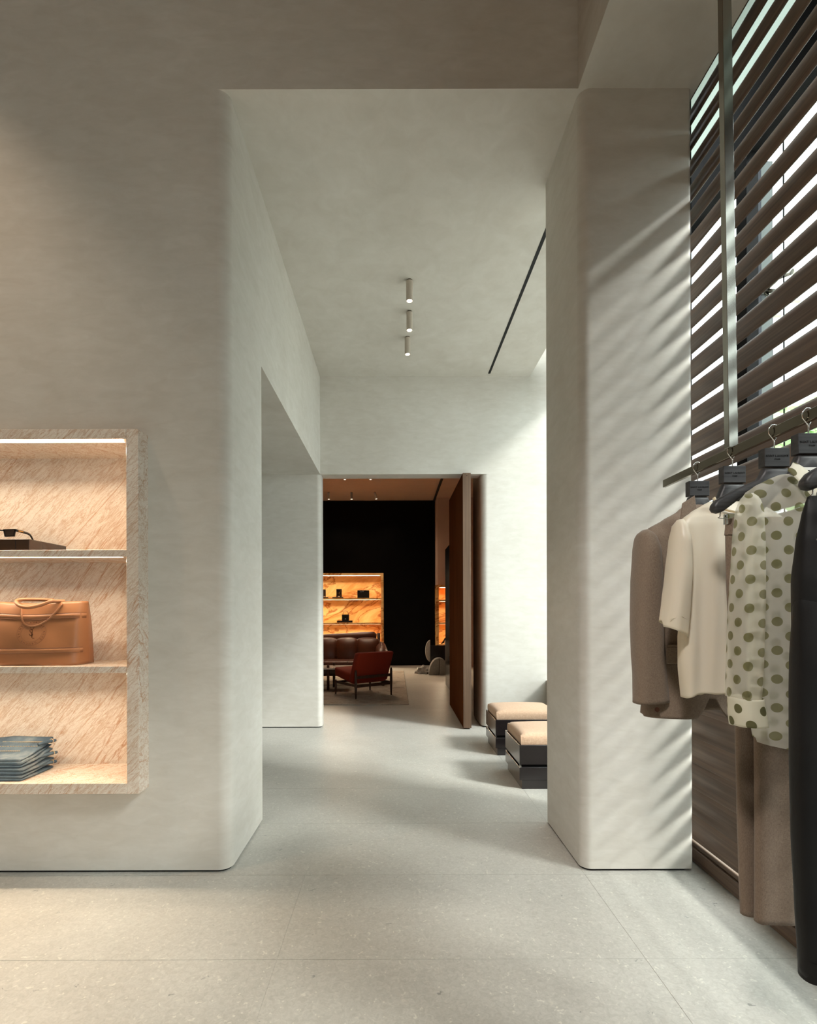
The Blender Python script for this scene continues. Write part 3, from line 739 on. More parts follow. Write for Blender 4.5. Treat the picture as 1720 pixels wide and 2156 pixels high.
obj('panel', bx(X_(674), X_(685.6), 11.62, 11.64, s1+.03, s1+.20, bev=.002), M['frame'], f2); obj('base_clip', bx(X_(681), X_(685), 11.61, 11.62, s1+.03, s1+.045), M['cream'], f2)
clu = thing('clutch_bag', 'black rectangular clutch bag on the top onyx shelf', 'bag', (X_(766), 11.62, s1))
obj('body', bx(X_(752.5), X_(777.5), 11.58, 11.66, s1+.001, s1+.175, bev=.008), M['black'], clu); obj('clasp', join(bx(X_(758), X_(762), 11.574, 11.581, s1+.135, s1+.15), bx(X_(763), X_(766), 11.574, 11.581, s1+.145, s1+.16)), M['chrome'], clu)
hb = thing('handbag', 'small black top-handle handbag on the middle onyx shelf', 'bag', (X_(727), 11.65, s2+.045)); zq = s2+.045
obj('body', bx(X_(719.5), X_(734.8), 11.59, 11.69, zq+.001, zq+.135, bev=.012), M['black'], hb)
obj('rim', bx(X_(719), X_(735.3), 11.585, 11.695, zq+.118, zq+.126), M['frame'], hb); obj('clasp', bx(X_(726), X_(728.5), 11.58, 11.59, zq+.03, zq+.045), M['chrome'], hb)
hx_ = X_(727.2); obj('handle', tube([(hx_+.06*math.cos(a), 11.64, zq+.13+.085*math.sin(a)) for a in [math.pi*k/14 for k in range(15)]], .005, n=8), M['black'], hb, True)
zq = zz_(1364.5)+.055
wbg = thing('shoulder_bag', 'cream shoulder bag with black ends on the lowest onyx shelf behind the sofa', 'bag', (X_(703), 11.65, zq))
obj('body', bx(X_(694), X_(713), 11.6, 11.7, zq+.001, zq+.18, bev=.01), M['cream'], wbg)
for a_, b_ in ((690.5, 694), (712, 717)): obj('gusset', bx(X_(a_), X_(b_), 11.6, 11.7, zq+.001, zq+.17, bev=.008), M['black'], wbg)
obj('strap', tube(smooth_path([(X_(697), 11.598, zq+.175), (X_(699), 11.596, zq+.14), (X_(702), 11.596, zq+.06)]), .005, n=6), M['black'], wbg, True)
bk = thing('black_bag', 'black bag at the cropped left end of the lowest onyx shelf', 'bag', (X_(672), 11.65, zq)); obj('body', bx(X_(664), X_(684), 11.6, 11.7, zq+.001, zq+.16, bev=.02), M['black'], bk); obj('handle', tube([(X_(674)+.07*math.cos(a), 11.65, zq+.155+.06*math.sin(a)) for a in [math.pi*k/10 for k in range(11)]], .006, n=6), M['black'], bk, True)
sh = thing('shoe', 'dark high-heeled shoe on the lowest shelf of the narrow onyx unit', 'shoe', (X_(930, 11.3), 11.35, zq))
p0 = X_(928, 11.3); zs_ = zz_(1362, 11.2)+.055
obj('upper', prism([(p0, zs_+.002), (p0+.05, zs_+.06), (p0+.09, zs_+.13), (p0+.10, zs_+.12), (p0+.07, zs_+.02), (p0+.03, zs_+.0)], 11.3, 11.37, axis='y'), M['black'], sh)
obj('heel', tube([(p0+.095, 11.335, zs_+.12), (p0+.10, 11.335, zs_+.001)], [.01, .004], n=8), M['black'], sh, True)
# dark mirror panel on the right
mp_ = struct('mirror_panel', bx(.86, .90, 6.95, 8.8, .004, 2.27), M['lacquer']); del mp_['kind']; tag(mp_, 'tall dark glossy panel standing just behind the wooden door', 'panel')
# sculpture: crescent, dark slab, half dome; right-hand twins are solid stand-ins for its reflection
sc_ = thing('stone_sculpture', 'stone half dome and pale crescent at a dark slab, with their mirror reflection built solid', 'sculpture', (.86, 10.2, 0))
def arc(cx, cz, rx, rz, a0, a1, n=14): return [(cx+rx*math.cos(math.radians(a0+(a1-a0)*k/n)), cz+rz*math.sin(math.radians(a0+(a1-a0)*k/n))) for k in range(n+1)]
ys = 10.05
xq = lambda px, y=ys: at(px, 1400, y).x
top_ = at(920, 1386, ys).z
obj('dome_half', prism(arc(xq(925)-.004, .001, xq(925)-.004-xq(903), top_, 90, 180)+[(xq(925)-.004, .001)], ys, ys+.22, axis='y', bev=.006), M['rawstone'], sc_, 40)
obj('dome_half', prism([(xq(925)+.004, .001)]+arc(xq(925)+.004, .001, xq(946)-xq(925), top_, 0, 90), ys, ys+.22, axis='y', bev=.006), M['rawstone'], sc_, 40)  # stands in for the mirrored half of the dome
zt2, zb2 = at(900, 1348, 10.4).z, .22
yc_ = 10.42
obj('crescent', prism(arc(xq(906, yc_), (zt2+zb2)/2, xq(906, yc_)-xq(895.5, yc_), (zt2-zb2)/2, 90, 270), yc_, yc_+.06, axis='y', bev=.004), M['stone'], sc_, 40)
obj('crescent', prism(arc(xq(937, yc_), (zt2+zb2)/2, xq(943.5, yc_)-xq(937, yc_), (zt2-zb2)/2, -90, 90), yc_, yc_+.06, axis='y', bev=.004), M['stone'], sc_, 40)  # stands in for the mirrored crescent
obj('dark_slab', bx(xq(906, yc_), xq(937, yc_), yc_-.01, yc_+.08, .001, .55), M['lacquer'], sc_)
rnd = random.Random(3); bm = B(); bmesh.ops.create_icosphere(bm, subdivisions=3, radius=1)
for v in bm.verts:
    n_ = .8+.25*rnd.random(); v.co = Vector((xq(897)+v.co.x*.22*n_, 10.35+v.co.y*.16*n_, max(.001, v.co.z*.17*n_)))
obj('rough_boulder', bm, M['rawstone'], sc_)
# red lounge chair: corners of the frame on the floor
A = Vector((-.54, 7.30, 0)); Bv = Vector((-.05, 7.66, 0)); Cv = Vector((-.95, 7.66, 0))
ux = (Bv-A).normalized(); uy = Vector((-ux.y, ux.x, 0)); WD = .61; DP = .56
ch = thing('lounge_chair', 'low rust red upholstered lounge chair with a dark wood frame on the rug', 'chair', tuple(A+ux*WD/2+uy*DP/2+Vector((0, 0, .012))))
def W(a, b_, c): return A+ux*a+uy*b_+Vector((0, 0, .012+c))
def wbox(a0, a1, b0, b1, c0, c1, bev=.0, top=None):
    bm = B(); box(bm, a0, a1, b0, b1, c0, c1, bev)
    for v in bm.verts:
        p = v.co.copy()
        if top: p = Vector(top(p))
        v.co = W(*p)
    return bm
def leg(a, b_, z1, nm='leg'):
    obj(nm, tube([W(a, b_, .001), W(a, b_, .10), W(a, b_, .17), W(a, b_, z1-.03), W(a, b_, z1)], [.011, .016, .019, .018, .013], n=12), M['teak'], ch, True)
leg(0, 0, .40); leg(WD, 0, .40); leg(0, DP, .215); leg(WD, DP, .215)
obj('rear_rail', wbox(0, WD, -.008, .012, .275, .315, .003), M['teak'], ch)
for a in (0, WD): obj('side_rail', wbox(a-.01, a+.01, 0, DP, .165, .20, .003), M['teak'], ch)
obj('cross_rail', wbox(0, WD, .02, .045, .15, .19, .003), M['teak'], ch); obj('cross_rail', wbox(0, WD, DP-.05, DP-.03, .17, .20, .003), M['teak'], ch)
obj('seat_cushion', wbox(.015, WD-.015, .10, DP+.07, .0, .13, .028, lambda p: (p.x, p.y, p.z+.185+.075*(p.y-.1)/.5+.01*math.sin(math.pi*(p.x)/WD))), M['rust'], ch, 60)
obj('back_cushion', wbox(.0, WD, .0, .13, .0, .44, .03, lambda p: (p.x, p.y+.09-.18*(p.z/.44), p.z+.205)), M['rust'], ch, 60)
# sofa
so = thing('sofa', 'brown tufted leather sofa with a thick rolled back, behind the red chair', 'sofa', (-1.6, 9.2, .012))
yS = 9.2
sxr = at(793, 1350, yS).x
def sp(px, py, y=yS): return at(px, py, y)
obj('back_roll', tube([(-3.2, yS+.25, .70), (-1.5, yS+.25, .72), (sxr-.25, yS+.25, .765), (sxr-.06, yS+.25, .775), (sxr-.01, yS+.25, .77)], [.085, .088, .095, .09, .055], n=18), M['leather'], so, True)
def tuft(x0, x1, z0, z1, y0, nx, dep):
    bm = B(); NX, NZ = nx*10, 14; g = []
    for i in range(NX+1):
        r_ = []
        for j in range(NZ+1):
            u, v = i/NX, j/NZ; x = x0+(x1-x0)*u; zz = z0+(z1-z0)*v
            f_ = abs(math.sin(math.pi*u*nx))**.5*math.sin(math.pi*v)**.5
            r_.append(bm.verts.new((x, y0-dep*f_+(.10*v), zz)))
        g.append(r_)
    for i in range(NX):
        for j in range(NZ): bm.faces.new((g[i][j], g[i+1][j], g[i+1][j+1], g[i][j+1]))
    return bm
b_ = obj('back_cushion', tuft(-3.2, sxr+.02, .34, .68, yS+.02, 8, .09), M['leather'], so, True)
md = b_.modifiers.new('t', 'SOLIDIFY'); md.thickness = .1; md.offset = 1
b_ = obj('seat_cushion', bx(-3.2, sxr+.03, 8.60, 9.15, .25, .41, bev=.05, seg=3), M['leather'], so, 60)
for k in range(7): obj('seat_seam', bx(-3.0+.37*k, -2.995+.37*k, 8.595, 9.1, .255, .414, bev=.001, seg=1), M['teak'], so)
obj('arm_cushion', tube([(sxr+.08, 8.72, .42), (sxr+.10, 9.0, .50), (sxr+.06, 9.3, .60)], [.09, .11, .10], n=16), M['leather'], so, True)
for (x, y, z1) in ((sxr+.03, 9.42, .84), (sxr+.12, 8.62, .50), (-3.2, 9.42, .84), (-3.2, 8.62, .5)): obj('leg', tube([(x, y, .013), (x, y, z1)], .028, n=12), M['teak'], so, True)
obj('frame_rail', bx(-3.2, sxr+.1, 8.60, 8.66, .17, .25, bev=.01), M['teak'], so); obj('frame_rail', bx(-3.2, sxr+.1, 9.38, 9.44, .17, .25, bev=.01), M['teak'], so)
# coffee table
ct = thing('coffee_table', 'low marble-topped coffee table with wooden posts before the sofa', 'table', (-1.5, 8.4, .012))
obj('top', bx(-2.6, -.68, 8.08, 8.52, .335, .36, bev=.003), M['marble'], ct)
for x, y in ((-1.03, 8.12), (-.98, 8.48), (-2.4, 8.12), (-2.4, 8.48)): obj('leg', tube([(x, y, .013), (x, y, .40)], .022, n=10), M['teak'], ct, True)
obj('frame_rail', bx(-2.45, -.72, 8.12, 8.17, .27, .335), M['teak'], ct); obj('frame_rail', bx(-2.45, -.72, 8.43, 8.48, .27, .335), M['teak'], ct)
obj('book', bx(-2.2, -1.9, 8.15, 8.35, .3605, .385), M['cream'], None); _b = S.objects['book']; tag(_b, 'pale book lying on the coffee table beyond the left pier', 'book')
# ================================================================== CLOTHES RAIL
XRL = 1.035; ZR = 1.745
rail = thing('clothes_rail', 'flat bronze clothes rail hanging from the soffit before the louvres', 'clothes rail', (XRL, 1.2, ZR))
obj('bar', bx(XRL-.006, XRL+.006, .35, 2.0, ZR-.028, ZR, bev=.0008, seg=1), M['railmetal'], rail)
yp = 1.60
def post(y):
    bm = B(); box(bm, -.014, .014, -.012, .012, 0, 1, .0008, 1)
    for v in bm.verts:
        t = v.co.z; v.co = Vector((XRL-.002-.024*(t if y == yp else 0)+v.co.x, y+v.co.y, ZR-.002+(ZT-ZR+.002)*t))
    obj('post', bm, M['steel'], rail)
    obj('post_plate', bx(XRL-.05, XRL+.03, y-.04, y+.04, ZT-.006, ZT-.0005), M['bronze'], rail)
post(yp); post(.55)
# ------------------------------------------------------------------ hangers
def hanger(Y, lab, arm='coat', drop=0):
    cx = XRL; t = thing('hanger', lab, 'hanger', (cx, Y, 1.686)); zt = 1.686-drop
    # hook: teardrop loop around the rail, then a stem
    hp = [(cx+.001, zt-.002), (cx+.001, zt+.020), (cx-.004, zt+.030), (cx-.0125, zt+.042), (cx-.0135, zt+.055), (cx-.007, zt+.0645), (cx+.003, zt+.066), (cx+.0115, zt+.059), (cx+.013, zt+.047), (cx+.008, zt+.036), (cx+.002, zt+.024)]
    obj('hook', tube(smooth_path([(x, Y, z) for x, z in hp], 5), .0017, n=8), M['chrome'], t, True)
    obj('head_block', bx(cx-.034, cx+.034, Y-.013, Y+.013, zt-.051, zt, bev=.0012, seg=1), M['blackwood'], t)
    obj('engraving', join(text_bm('SAINT LAURENT', .0083, (cx, Y-.0133, zt-.022)), text_bm('PARIS', .0062, (cx, Y-.0133, zt-.031))), M['ink2'], t)
    h = [(0, -.054), (.031, -.054), (.036, -.066), (.048, -.084), (.092, -.103), (.142, -.128), (.160, -.139), (.170, -.152), (.172, -.163), (.166, -.172), (.155, -.175), (.142, -.170), (.096, -.135), (.050, -.116), (.020, -.108), (0, -.106)]
    if arm == 'coat': h = [((.04+(x-.04)*.84, z-.008-(x-.04)*.22) if x > .04 else (x, z)) for x, z in h]
    pts = [(cx+x, zt+z) for x, z in h]+[(cx-x, zt+z) for x, z in h[::-1][1:-1]]
    obj('arms', prism(pts, Y-.014, Y+.014, axis='y', bev=.008), M['blackwood'], t, 60)
    if arm == 'clip':
        for s_ in (-1, 1):
            bar = [(cx+s_*.145, Y, zt-.168), (cx+s_*.147, Y, zt-.182), (cx+s_*.14, Y, zt-.188), (cx, Y, zt-.188)]
            obj('clip_bar', tube(smooth_path(bar, 4), .0016, n=6), M['chrome'], t, True)
            cxx = cx+s_*.122
            obj('clip', join(bx(cxx-.010, cxx+.010, Y-.010, Y-.002, zt-.205, zt-.176, bev=.001), bx(cxx-.010, cxx+.010, Y+.002, Y+.010, zt-.205, zt-.176, bev=.001)), M['chrome'], t)
    return t
Y1, Y2, Y3, Y4, Y5 = 1.782, 1.599, 1.423, 1.3056, 1.108
hanger(Y1, 'black wooden hanger holding the taupe jacket, nearest the end of the rail')
hanger(Y2, 'black wooden hanger inside the ivory satin blouse')
hanger(Y3, 'black wooden clip hanger holding the taupe trousers', 'clip')
hanger(Y4, 'black wooden hanger inside the dotted sheer blouse')
hanger(Y5, 'black clip hanger holding the black jeans, cut by the right edge', 'clip', .010)
# ------------------------------------------------------------------ cloth lofts
def interp(tab, y):
    if y <= tab[0][0]: return tab[0][1:]
    for a, b_ in zip(tab[:-1], tab[1:]):
        if y <= b_[0]:
            t = (y-a[0])/(b_[0]-a[0]); t = t*t*(3-2*t)*.35+t*.65
            return tuple(p+(q-p)*t for p, q in zip(a[1:], b_[1:]))
    return tab[-1][1:]
def loft(Y, tab, nz=60, n=64, exp=.6, fold=(0, 0, 0), hem=None, closed_top=True, yoff=0, phase=0, arc_uv=False):
    """tab rows: (py, left px, right px, half thickness m); photo pixels at plane Y turned to metres"""
    bm = B(); uvl = bm.loops.layers.uv.new('UVMap'); rings = []; py0, py1 = tab[0][0], tab[-1][0]; UV = {}
    for i in range(nz+1):
        t = i/nz; py = py0+(py1-py0)*t; l_, r_, th = interp(tab, py)
        L, R_ = at(l_, py, Y), at(r_, py, Y); cx, hx = (L.x+R_.x)/2, (R_.x-L.x)/2; z = (L.z+R_.z)/2; ring = []
        s_ = 0; last = None
        for k in range(n):
            a = 2*math.pi*k/n-math.pi/2
            u = math.cos(a); v = math.sin(a)
            x = cx+hx*math.copysign(abs(u)**.85, u); y = Y+yoff+th*math.copysign(abs(v)**exp, v)
            A_, K_, G_ = fold
            amp = A_*min(1, t*1.6+.15)*(abs(v)**.4)
            y += amp*(math.sin(K_*(x-cx)+phase+1.3*math.sin(2.5*t+phase))+.5*math.sin(K_*2.3*(x-cx)+2.1*phase+2*t))*(1 if v < 0 else -.7)
            zz = z
            if hem and t > .55: zz += hem(x, v, cx, hx)*((t-.55)/.45)**2
            p = Vector((x, y, zz)); ve = bm.verts.new(p)
            if last is not None: s_ += math.hypot(p.x-last.x, p.y-last.y)
            last = p; UV[ve] = [s_, zz] if arc_uv else [x, zz] if v < .05 else [x+.0134, zz+.019]; ring.append(ve)
        if arc_uv:
            for ve in ring[n//2+1:]: UV[ve][0] -= s_
        rings.append(ring)
    for A_, C_ in zip(rings[:-1], rings[1:]):
        for k in range(n):
            f_ = bm.faces.new((A_[k], A_[(k+1) % n], C_[(k+1) % n], C_[k]))
            for lp in f_.loops:
                u, v = UV[lp.vert]
                lp[uvl].uv = (u, v)
    if closed_top: bm.faces.new(rings[0])
    bmesh.ops.recalc_face_normals(bm, faces=bm.faces[:]); return bm
def sym(tab, c): return [(py, l_, 2*c-l_, th) for py, l_, th in tab]
def garment(name, bm, mat, par, thick=.0012, sm=True):
    o = obj(name, bm, M[mat], par, sm)
    if thick: md = o.modifiers.new('thickness', 'SOLIDIFY'); md.thickness = thick; md.offset = -1
    return o
# jacket
jk = thing('jacket', 'taupe wool tailored jacket hanging first on the rail', 'jacket', (XRL, Y1, 1.55))
c1 = 1470
zo = 1100/1.782/1000
def hem1(x, v, cx, hx):
    d_ = (x-(at(1476, 1480, Y1).x)); return .074*math.exp(-(abs(d_)/.030)**2.2) if v < 0 else .006
garment('body', loft(Y1, sym([(1060, 1446, .012), (1078, 1425, .022), (1096, 1394, .034), (1112, 1366, .045), (1130, 1352, .052), (1200, 1364, .060), (1300, 1372, .058), (1370, 1368, .060), (1440, 1358, .066), (1506, 1352, .068)], c1), 70, 80, .7, (.003, 16, 0), hem1), 'jacket', jk, .002)
def sleeve_tab(rows): return rows
garment('sleeve', loft(Y1, [(1119, 1345, 1352, .02), (1124, 1337, 1361, .034), (1136, 1331.5, 1369, .048), (1160, 1328.5, 1377, .056), (1231, 1324, 1381, .058), (1311, 1322.5, 1382, .056), (1372, 1324, 1384, .052), (1421, 1327, 1390, .050), (1475, 1327, 1396, .048)], 50, 40, .85, (.002, 30, 0), lambda x, v, cx, hx: .004*(x-cx)/hx, yoff=-.03), 'jacket', jk, .002)
garment('sleeve', loft(Y1, [(1119, 1588, 1595, .02), (1124, 1579, 1603, .034), (1136, 1571, 1608.5, .048), (1160, 1563, 1611.5, .056), (1231, 1559, 1616, .058), (1311, 1558, 1617.5, .056), (1372, 1556, 1616, .052), (1421, 1550, 1613, .050), (1475, 1544, 1613, .048)], 50, 40, .85, (.002, 30, 0), None, yoff=-.03), 'jacket', jk, .002)
fl0, fl1 = at(1380, 1359, Y1), at(1446, 1393, Y1)
yfl = Y1-.066
fp = bx(fl0.x, fl1.x+.01, yfl-.006, yfl, fl1.z, fl0.z, bev=.003); obj('pocket_flap', fp, M['jacket'], jk)
obj('pocket_piping', bx(fl0.x, fl1.x+.01, yfl-.007, yfl-.001, fl0.z, fl0.z+.006, bev=.001), M['jacket'], jk)
for k in range(4):
    p = at(1329.5, 1434+8.2*k, Y1); obj('button', lathe((p.x+.002, Y1-.045, p.z), [(0, -.002), (.0065, -.002), (.0065, .002), (0, .002)], n=14, tilt=Matrix.Rotation(math.pi/2, 3, 'Y')@Matrix.Rotation(-.5, 3, 'X')), M['teak'], jk, 40)
p = at(1362, 1486, Y1); obj('button', lathe((p.x, Y1-.0675, p.z), [(0, -.002), (.008, -.002), (.008, .002), (0, .002)], n=14, tilt=Matrix.Rotation(math.pi/2, 3, 'X')), M['teak'], jk, 40)
for s_ in (-1, 1):
    cxx = XRL
    obj('lapel', prism([(cxx+s_*.002, 1.30), (cxx+s_*.045, 1.625), (cxx+s_*.085, 1.60), (cxx+s_*.10, 1.50), (cxx+s_*.03, 1.33)], Y1-.064, Y1-.058, axis='y', bev=.002), M['jacket'], jk)
# ivory blouse
bl = thing('blouse', 'ivory satin short-sleeved blouse hanging in front of the taupe jacket', 'blouse', (XRL, Y2, 1.55))
c2 = 1542
def hem2(x, v, cx, hx):
    u = (x-cx)/hx
    return (.016-.022*abs(u)**2 if v < 0 else -.006)+.004*math.sin(70*x)
garment('body', loft(Y2, sym([(1056, 1494, .010), (1064, 1478, .018), (1078, 1455, .028), (1092, 1437, .036), (1106, 1430, .040), (1150, 1437, .045), (1206, 1441, .048), (1270, 1436, .050), (1340, 1430, .052), (1400, 1431, .054), (1462, 1438, .055)], c2), 80, 110, .75, (.0075, 52, 0), hem2, phase=.6), 'satin', bl, .0008)
garment('sleeve', loft(Y2, [(1096, 1422, 1433, .012), (1108, 1414, 1440, .030), (1140, 1409, 1444, .044), (1206, 1402, 1445, .050), (1270, 1395, 1442, .050), (1326, 1389, 1438, .046)], 40, 44, .85, (.003, 60, 0), lambda x, v, cx, hx: -.016*(x-cx)/hx-(.006 if v < 0 else -.012), yoff=-.012, phase=2), 'satin', bl, .0008)
garment('sleeve', loft(Y2, [(1096, 1651, 1662, .012), (1108, 1644, 1670, .030), (1140, 1640, 1675, .044), (1206, 1639, 1682, .050), (1270, 1642, 1689, .050), (1326, 1646, 1695, .046)], 40, 44, .85, (.003, 60, 0), None, yoff=-.012, phase=1), 'satin', bl, .0008)
q = at(1389, 1326, Y2); q1 = at(1438, 1336, Y2)
obj('cuff_seam', tube([(at(1392, 1303, Y2).x, Y2-.05, at(1392, 1303, Y2).z), (at(1414, 1297, Y2).x, Y2-.06, at(1414, 1297, Y2).z), (at(1436, 1308, Y2).x, Y2-.045, at(1436, 1308, Y2).z)], .0012, n=6), M['satin'], bl, True)
cp = [at(1490, 1052, Y2), at(1500, 1072, Y2), at(1520, 1081, Y2), at(1542, 1084, Y2), at(1564, 1081, Y2), at(1584, 1072, Y2), at(1594, 1052, Y2)]
for i_, v in enumerate(cp): v.y = Y2-.03-.012*math.sin(math.pi*i_/6)
obj('neckband', tube(smooth_path(cp), .006, n=8, flat=.5), M['satin'], bl, True)
# taupe trousers
tr = thing('trousers', 'long taupe pleated trousers clipped by the waist behind the dotted blouse', 'trousers', (XRL, Y3, 1.49))
garment('waist', loft(Y3, [(1090, 1531, 1729, .012), (1100, 1527, 1733, .018), (1140, 1528, 1734, .028), (1220, 1530, 1732, .034), (1330, 1536, 1728, .036), (1420, 1543, 1722, .032)], 40, 60, .8, (.004, 40, 0), None), 'trousers', tr, .0015)
garment('leg', loft(Y3-.012, [(1340, 1586, 1720, .018), (1420, 1588, 1690, .022), (1520, 1589, 1676, .020), (1700, 1590, 1674, .018), (1850, 1590, 1675, .018), (1942, 1590, 1676, .018)], 50, 44, .8, (.0035, 30, 0), lambda x, v, cx, hx: -.003*(x-cx)/hx), 'trousers', tr, .0015)
garment('leg', loft(Y3+.030, [(1340, 1541, 1660, .018), (1420, 1545, 1650, .022), (1520, 1548, 1640, .020), (1700, 1552, 1632, .018), (1850, 1557, 1630, .018), (1924, 1560, 1630, .018)], 50, 44, .8, (.0035, 34, 0), None, phase=2), 'trousers', tr, .0015)
ql = at(1537, 1093, Y3); obj('belt_loop', bx(ql.x-.005, ql.x+.006, Y3-.026, Y3-.016, ql.z-.045, ql.z+.002, bev=.002), M['trousers'], tr)
obj('waistband', loft(Y3, [(1092, 1529, 1731, .019), (1126, 1526.5, 1733.5, .029)], 8, 60, .8, (0, 0, 0), None, closed_top=False), M['trousers'], tr, True)
# dotted sheer blouse
db = thing('dotted_blouse', 'sheer ivory blouse with olive polka dots and long sleeves', 'blouse', (XRL, Y4, 1.58))
c4 = 1702
def hem4(x, v, cx, hx):
    u = (x-cx)/hx; return (.010*abs(u)**3 if v < 0 else .02*abs(u)**2)-.004
garment('body', loft(Y4, sym([(1000, 1640, .012), (1008, 1620, .020), (1022, 1592, .030), (1038, 1570, .040), (1060, 1562, .046), (1120, 1574, .050), (1250, 1578, .052), (1400, 1580, .056), (1500, 1583, .060), (1566, 1592, .060)], c4), 80, 110, .75, (.0065, 38, 0), hem4, phase=1.1), 'dots', db, 0)
garment('sleeve', loft(Y4, [(1044, 1560, 1570, .014), (1056, 1552, 1580, .030), (1080, 1547, 1584, .040), (1140, 1542, 1586, .044), (1255, 1535.5, 1586, .046), (1323, 1532, 1585, .046), (1400, 1530, 1584, .046), (1466, 1528, 1582, .044)], 50, 44, .85, (.004, 70, 0), None, yoff=-.02, phase=.4, arc_uv=True), 'dots', db, 0)
garment('cuff', loft(Y4, [(1464, 1527.5, 1581, .044), (1500, 1528, 1588, .046), (1522, 1531, 1591, .046)], 12, 44, .85, (.001, 20, 0), lambda x, v, cx, hx: -.010*(1 if v > 0 else -.2)*(1-((x-cx)/hx)**2), closed_top=False, yoff=-.026, arc_uv=True), 'dots2', db, .0012)
garment('sleeve', loft(Y4, [(1044, 1834, 1844, .014), (1056, 1824, 1852, .030), (1080, 1820, 1857, .040), (1140, 1818, 1862, .044), (1255, 1818, 1868, .046), (1400, 1820, 1874, .046), (1520, 1816, 1873, .044)], 40, 44, .85, (.004, 70, 0), None, yoff=-.02, phase=2, arc_uv=True), 'dots', db, 0)
# collar: two pointed wings and the band
def wing(pxs, yd, mat='dots2'):
    bm = B(); uvl = bm.loops.layers.uv.new('UVMap'); vs = []
    for (px, py), d_ in zip(pxs, yd):
        p = at(px, py, Y4); vs.append(bm.verts.new((p.x, Y4+d_, p.z)))
    f_ = bm.faces.new(vs)
    for lp in f_.loops: lp[uvl].uv = (lp.vert.co.x-.012, lp.vert.co.z+.02)
    bmesh.ops.triangulate(bm, faces=[f_]); bmesh.ops.subdivide_edges(bm, edges=bm.edges[:], cuts=2, use_grid_fill=True)
    return garment('collar', bm, mat, db, .0016)
wing([(1635, 998), (1646, 988), (1656, 979), (1664, 981), (1672, 992), (1679, 1010), (1686, 1028), (1692, 1040), (1664, 1062), (1652, 1035)], [-.035, -.03, -.02, -.02, -.03, -.045, -.055, -.06, -.07, -.06])
wing([(1769, 998), (1758, 988), (1748, 979), (1740, 981), (1732, 992), (1725, 1010), (1718, 1028), (1712, 1040), (1740, 1062), (1752, 1035)], [-.035, -.03, -.02, -.02, -.03, -.045, -.055, -.06, -.07, -.06])
lb = at(1698, 998, Y4); lo_ = obj('neck_label', bx(lb.x-.028, lb.x+.028, Y4-.0185, Y4-.0175, lb.z-.014, lb.z+.012, bev=0), M['label'], db)
lt = text_bm('SAINT LAURENT', .0066, (lb.x, Y4-.0190, lb.z+.002)); lt = join(lt, text_bm('PARIS', .004, (lb.x, Y4-.0190, lb.z-.006))); obj('label_lettering', lt, M['ink'], lo_)
obj('placket', loft(Y4, [(1062, 1695, 1709, .004), (1560, 1694, 1710, .004)], 24, 12, .8, (.004, 10, 0), None, yoff=-.058), M['dots2'], db, True)
# black jeans
bj = thing('black_jeans', 'black jeans clipped by the waist, nearest garment, cut by the right edge', 'jeans', (XRL, Y5, 1.49))
c5 = PX+XRL*F/Y5
def hw(px): return px
garment('waist', loft(Y5, sym([(1044, 1703, .010), (1054, 1697, .018), (1085, 1690, .030), (1140, 1680, .040), (1220, 1672, .046), (1330, 1671, .038), (1400, 1678, .018)], c5), 50, 72, .8, (.004, 20, 0), None), 'blackdenim', bj, .002)
garment('leg', loft(Y5-.004, [(1160, 1692, c5+3, .012), (1280, 1673, c5+3, .034), (1390, 1669, c5+1, .043), (1450, 1668, c5-6, .042), (1600, 1669, c5-22, .042), (1750, 1672, c5-34, .040), (1900, 1680, c5-40, .038), (2036, 1689, c5-46, .036)], 60, 50, .85, (.005, 22, 0), lambda x, v, cx, hx: .016*(x-cx)/hx-.004, phase=.8), 'blackdenim', bj, .002)
garment('leg', loft(Y5-.004, [(1160, c5-3, 2*c5-1692, .012), (1280, c5-3, 2*c5-1673, .034), (1390, c5-1, 2*c5-1669, .043), (1450, c5+6, 2*c5-1668, .042), (1600, c5+22, 2*c5-1669, .042), (1900, c5+40, 2*c5-1680, .038), (2036, c5+46, 2*c5-1689, .036)], 60, 50, .85, (.005, 22, 0), None, phase=2), 'blackdenim', bj, .002)
obj('waistband', loft(Y5, sym([(1046, 1700, .018), (1082, 1692, .031)], c5), 8, 60, .8, (0, 0, 0), None, closed_top=False), M['blackdenim'], bj, True)
obj('hem', loft(Y5-.004, [(2014, 1687, c5-45, .040), (2044, 1689, c5-46, .040)], 6, 50, .85, (.0, 22, 0), lambda x, v, cx, hx: .016*(x-cx)/hx, closed_top=False), M['blackdenim'], bj, True)
rp = at(1699, 1140, Y5); obj('rivet', lathe((rp.x, Y5-.030, rp.z), [(0, 0), (.0045, 0), (.0045, .002), (.002, .003), (0, .003)], n=14, tilt=Matrix.Rotation(math.pi/2, 3, 'X')), M['chrome'], bj, 40)
pk = [at(1697, 1140, Y5), at(1706, 1156, Y5), at(1722, 1165, Y5), at(1745, 1168, Y5), at(1770, 1150, Y5), at(1775, 1100, Y5)]
for i_, v in enumerate(pk): v.y = Y5-.033-.004*i_
obj('pocket_edge', tube(smooth_path(pk), .0016, n=6), M['blackdenim'], bj, True)
for px in (1715, 1800): 
    v = at(px, 1046, Y5); obj('belt_loop', bx(v.x-.006, v.x+.006, Y5-.040, Y5-.026, v.z-.05, v.z+.001, bev=.002), M['blackdenim'], bj)
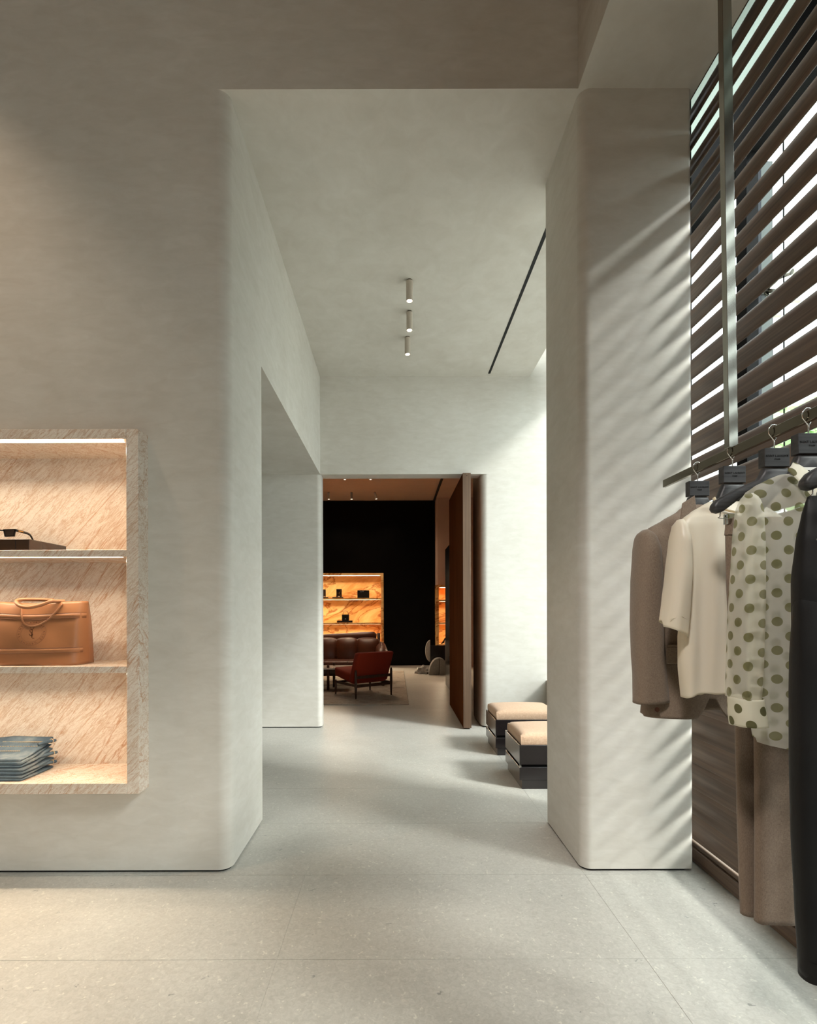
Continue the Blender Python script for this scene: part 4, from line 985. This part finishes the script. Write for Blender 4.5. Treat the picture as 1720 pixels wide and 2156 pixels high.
# ================================================================== OUTSIDE THE WINDOW
struct('ground_outside', bx(2.3, 40, -12, 40, -.3, -.12), M['paving'])
fin = thing('glass_fitting', 'steel four-armed glass fitting outside the window behind the slats', 'fitting', (1.95, 2.6, 2.55))
XO2 = 1.93
def fo(px, py): k = XO2; Yq = XO2*F/(px-PX); return at(px, py, Yq)
hub = fo(1609, 612)
obj('hub', tube([hub+Vector((-.03, .0, 0)), hub+Vector((.05, 0, 0))], .022, n=14), M['steel'], fin, 40)
for (px, py) in ((1652, 572), (1676, 572), (1674, 632), (1634, 663)):
    e = fo(px, py); mid = (hub+e)/2+Vector((.0, 0, .02))
    a_ = obj('arm', tube([hub, mid, e], [.011, .009, .007], n=10), M['steel'], fin, True)
    obj('bolt', tube([e+Vector((-.02, 0, 0)), e+Vector((.02, 0, 0))], .014, n=14), M['steel'], a_, 40)
def tree(lab, c, R_, seed, n=5200, tx=0):
    rn = random.Random(seed); t = thing('tree', lab, 'tree', (c[0], c[1], -.12)); verts = []; faces = []
    clumps = []
    for k in range(34):
        d_ = Vector((rn.gauss(0, 1), rn.gauss(0, 1), rn.gauss(0, .85))).normalized()*R_*(.35+.6*rn.random())
        clumps.append((Vector(c)+d_, R_*(.22+.16*rn.random())))
    for k in range(n):
        cc, rr = clumps[rn.randrange(len(clumps))]
        d_ = Vector((rn.gauss(0, 1), rn.gauss(0, 1), rn.gauss(0, 1))).normalized()*rr*(.6+.4*rn.random()); p = cc+d_
        u = Vector((rn.gauss(0, 1), rn.gauss(0, 1), rn.gauss(0, 1))).normalized(); s1_, s2_ = frame_of(u); L_ = .06+.05*rn.random()
        b0 = len(verts); verts += [p-s1_*L_, p+s2_*L_*.45, p+s1_*L_, p-s2_*L_*.45]; faces.append((b0, b0+1, b0+2, b0+3))
    me = bpy.data.meshes.new('foliage'); me.from_pydata([v-Vector((c[0], c[1], -.12)) for v in verts], [], faces); me.materials.append(M['leaf'])
    o = bpy.data.objects.new('foliage', me); S.collection.objects.link(o); o.parent = t; o['kind'] = 'stuff'
    obj('trunk', tube([(c[0], c[1], -.12), (c[0]+.08, c[1], c[2]*.4), (c[0], c[1]+.05, c[2])], [.16, .12, .06], n=10), M['bark'], t, True)
tree('leafy green tree outside, nearer one seen between the slats', (6.3, 6.5, 3.5), 1.45, 5, 8000)
tree('leafy green tree outside, farther one toward the right edge', (11.5, 10.4, 5.8), 2.2, 9, 8000)
bd = thing('white_building', 'pale tiled building across the street behind the slats', 'building', (9, 20, -.12))
obj('wall', bx(6.5, 14, 17, 19, -.12, 9), M['white'], bd)
for i in range(4):
    for j in range(3): obj('wall_joint', bx(6.52+1.8*i, 8.28+1.8*i, 16.96, 17.0, .4+2.7*j, 3.0+2.7*j), M['white'], bd)
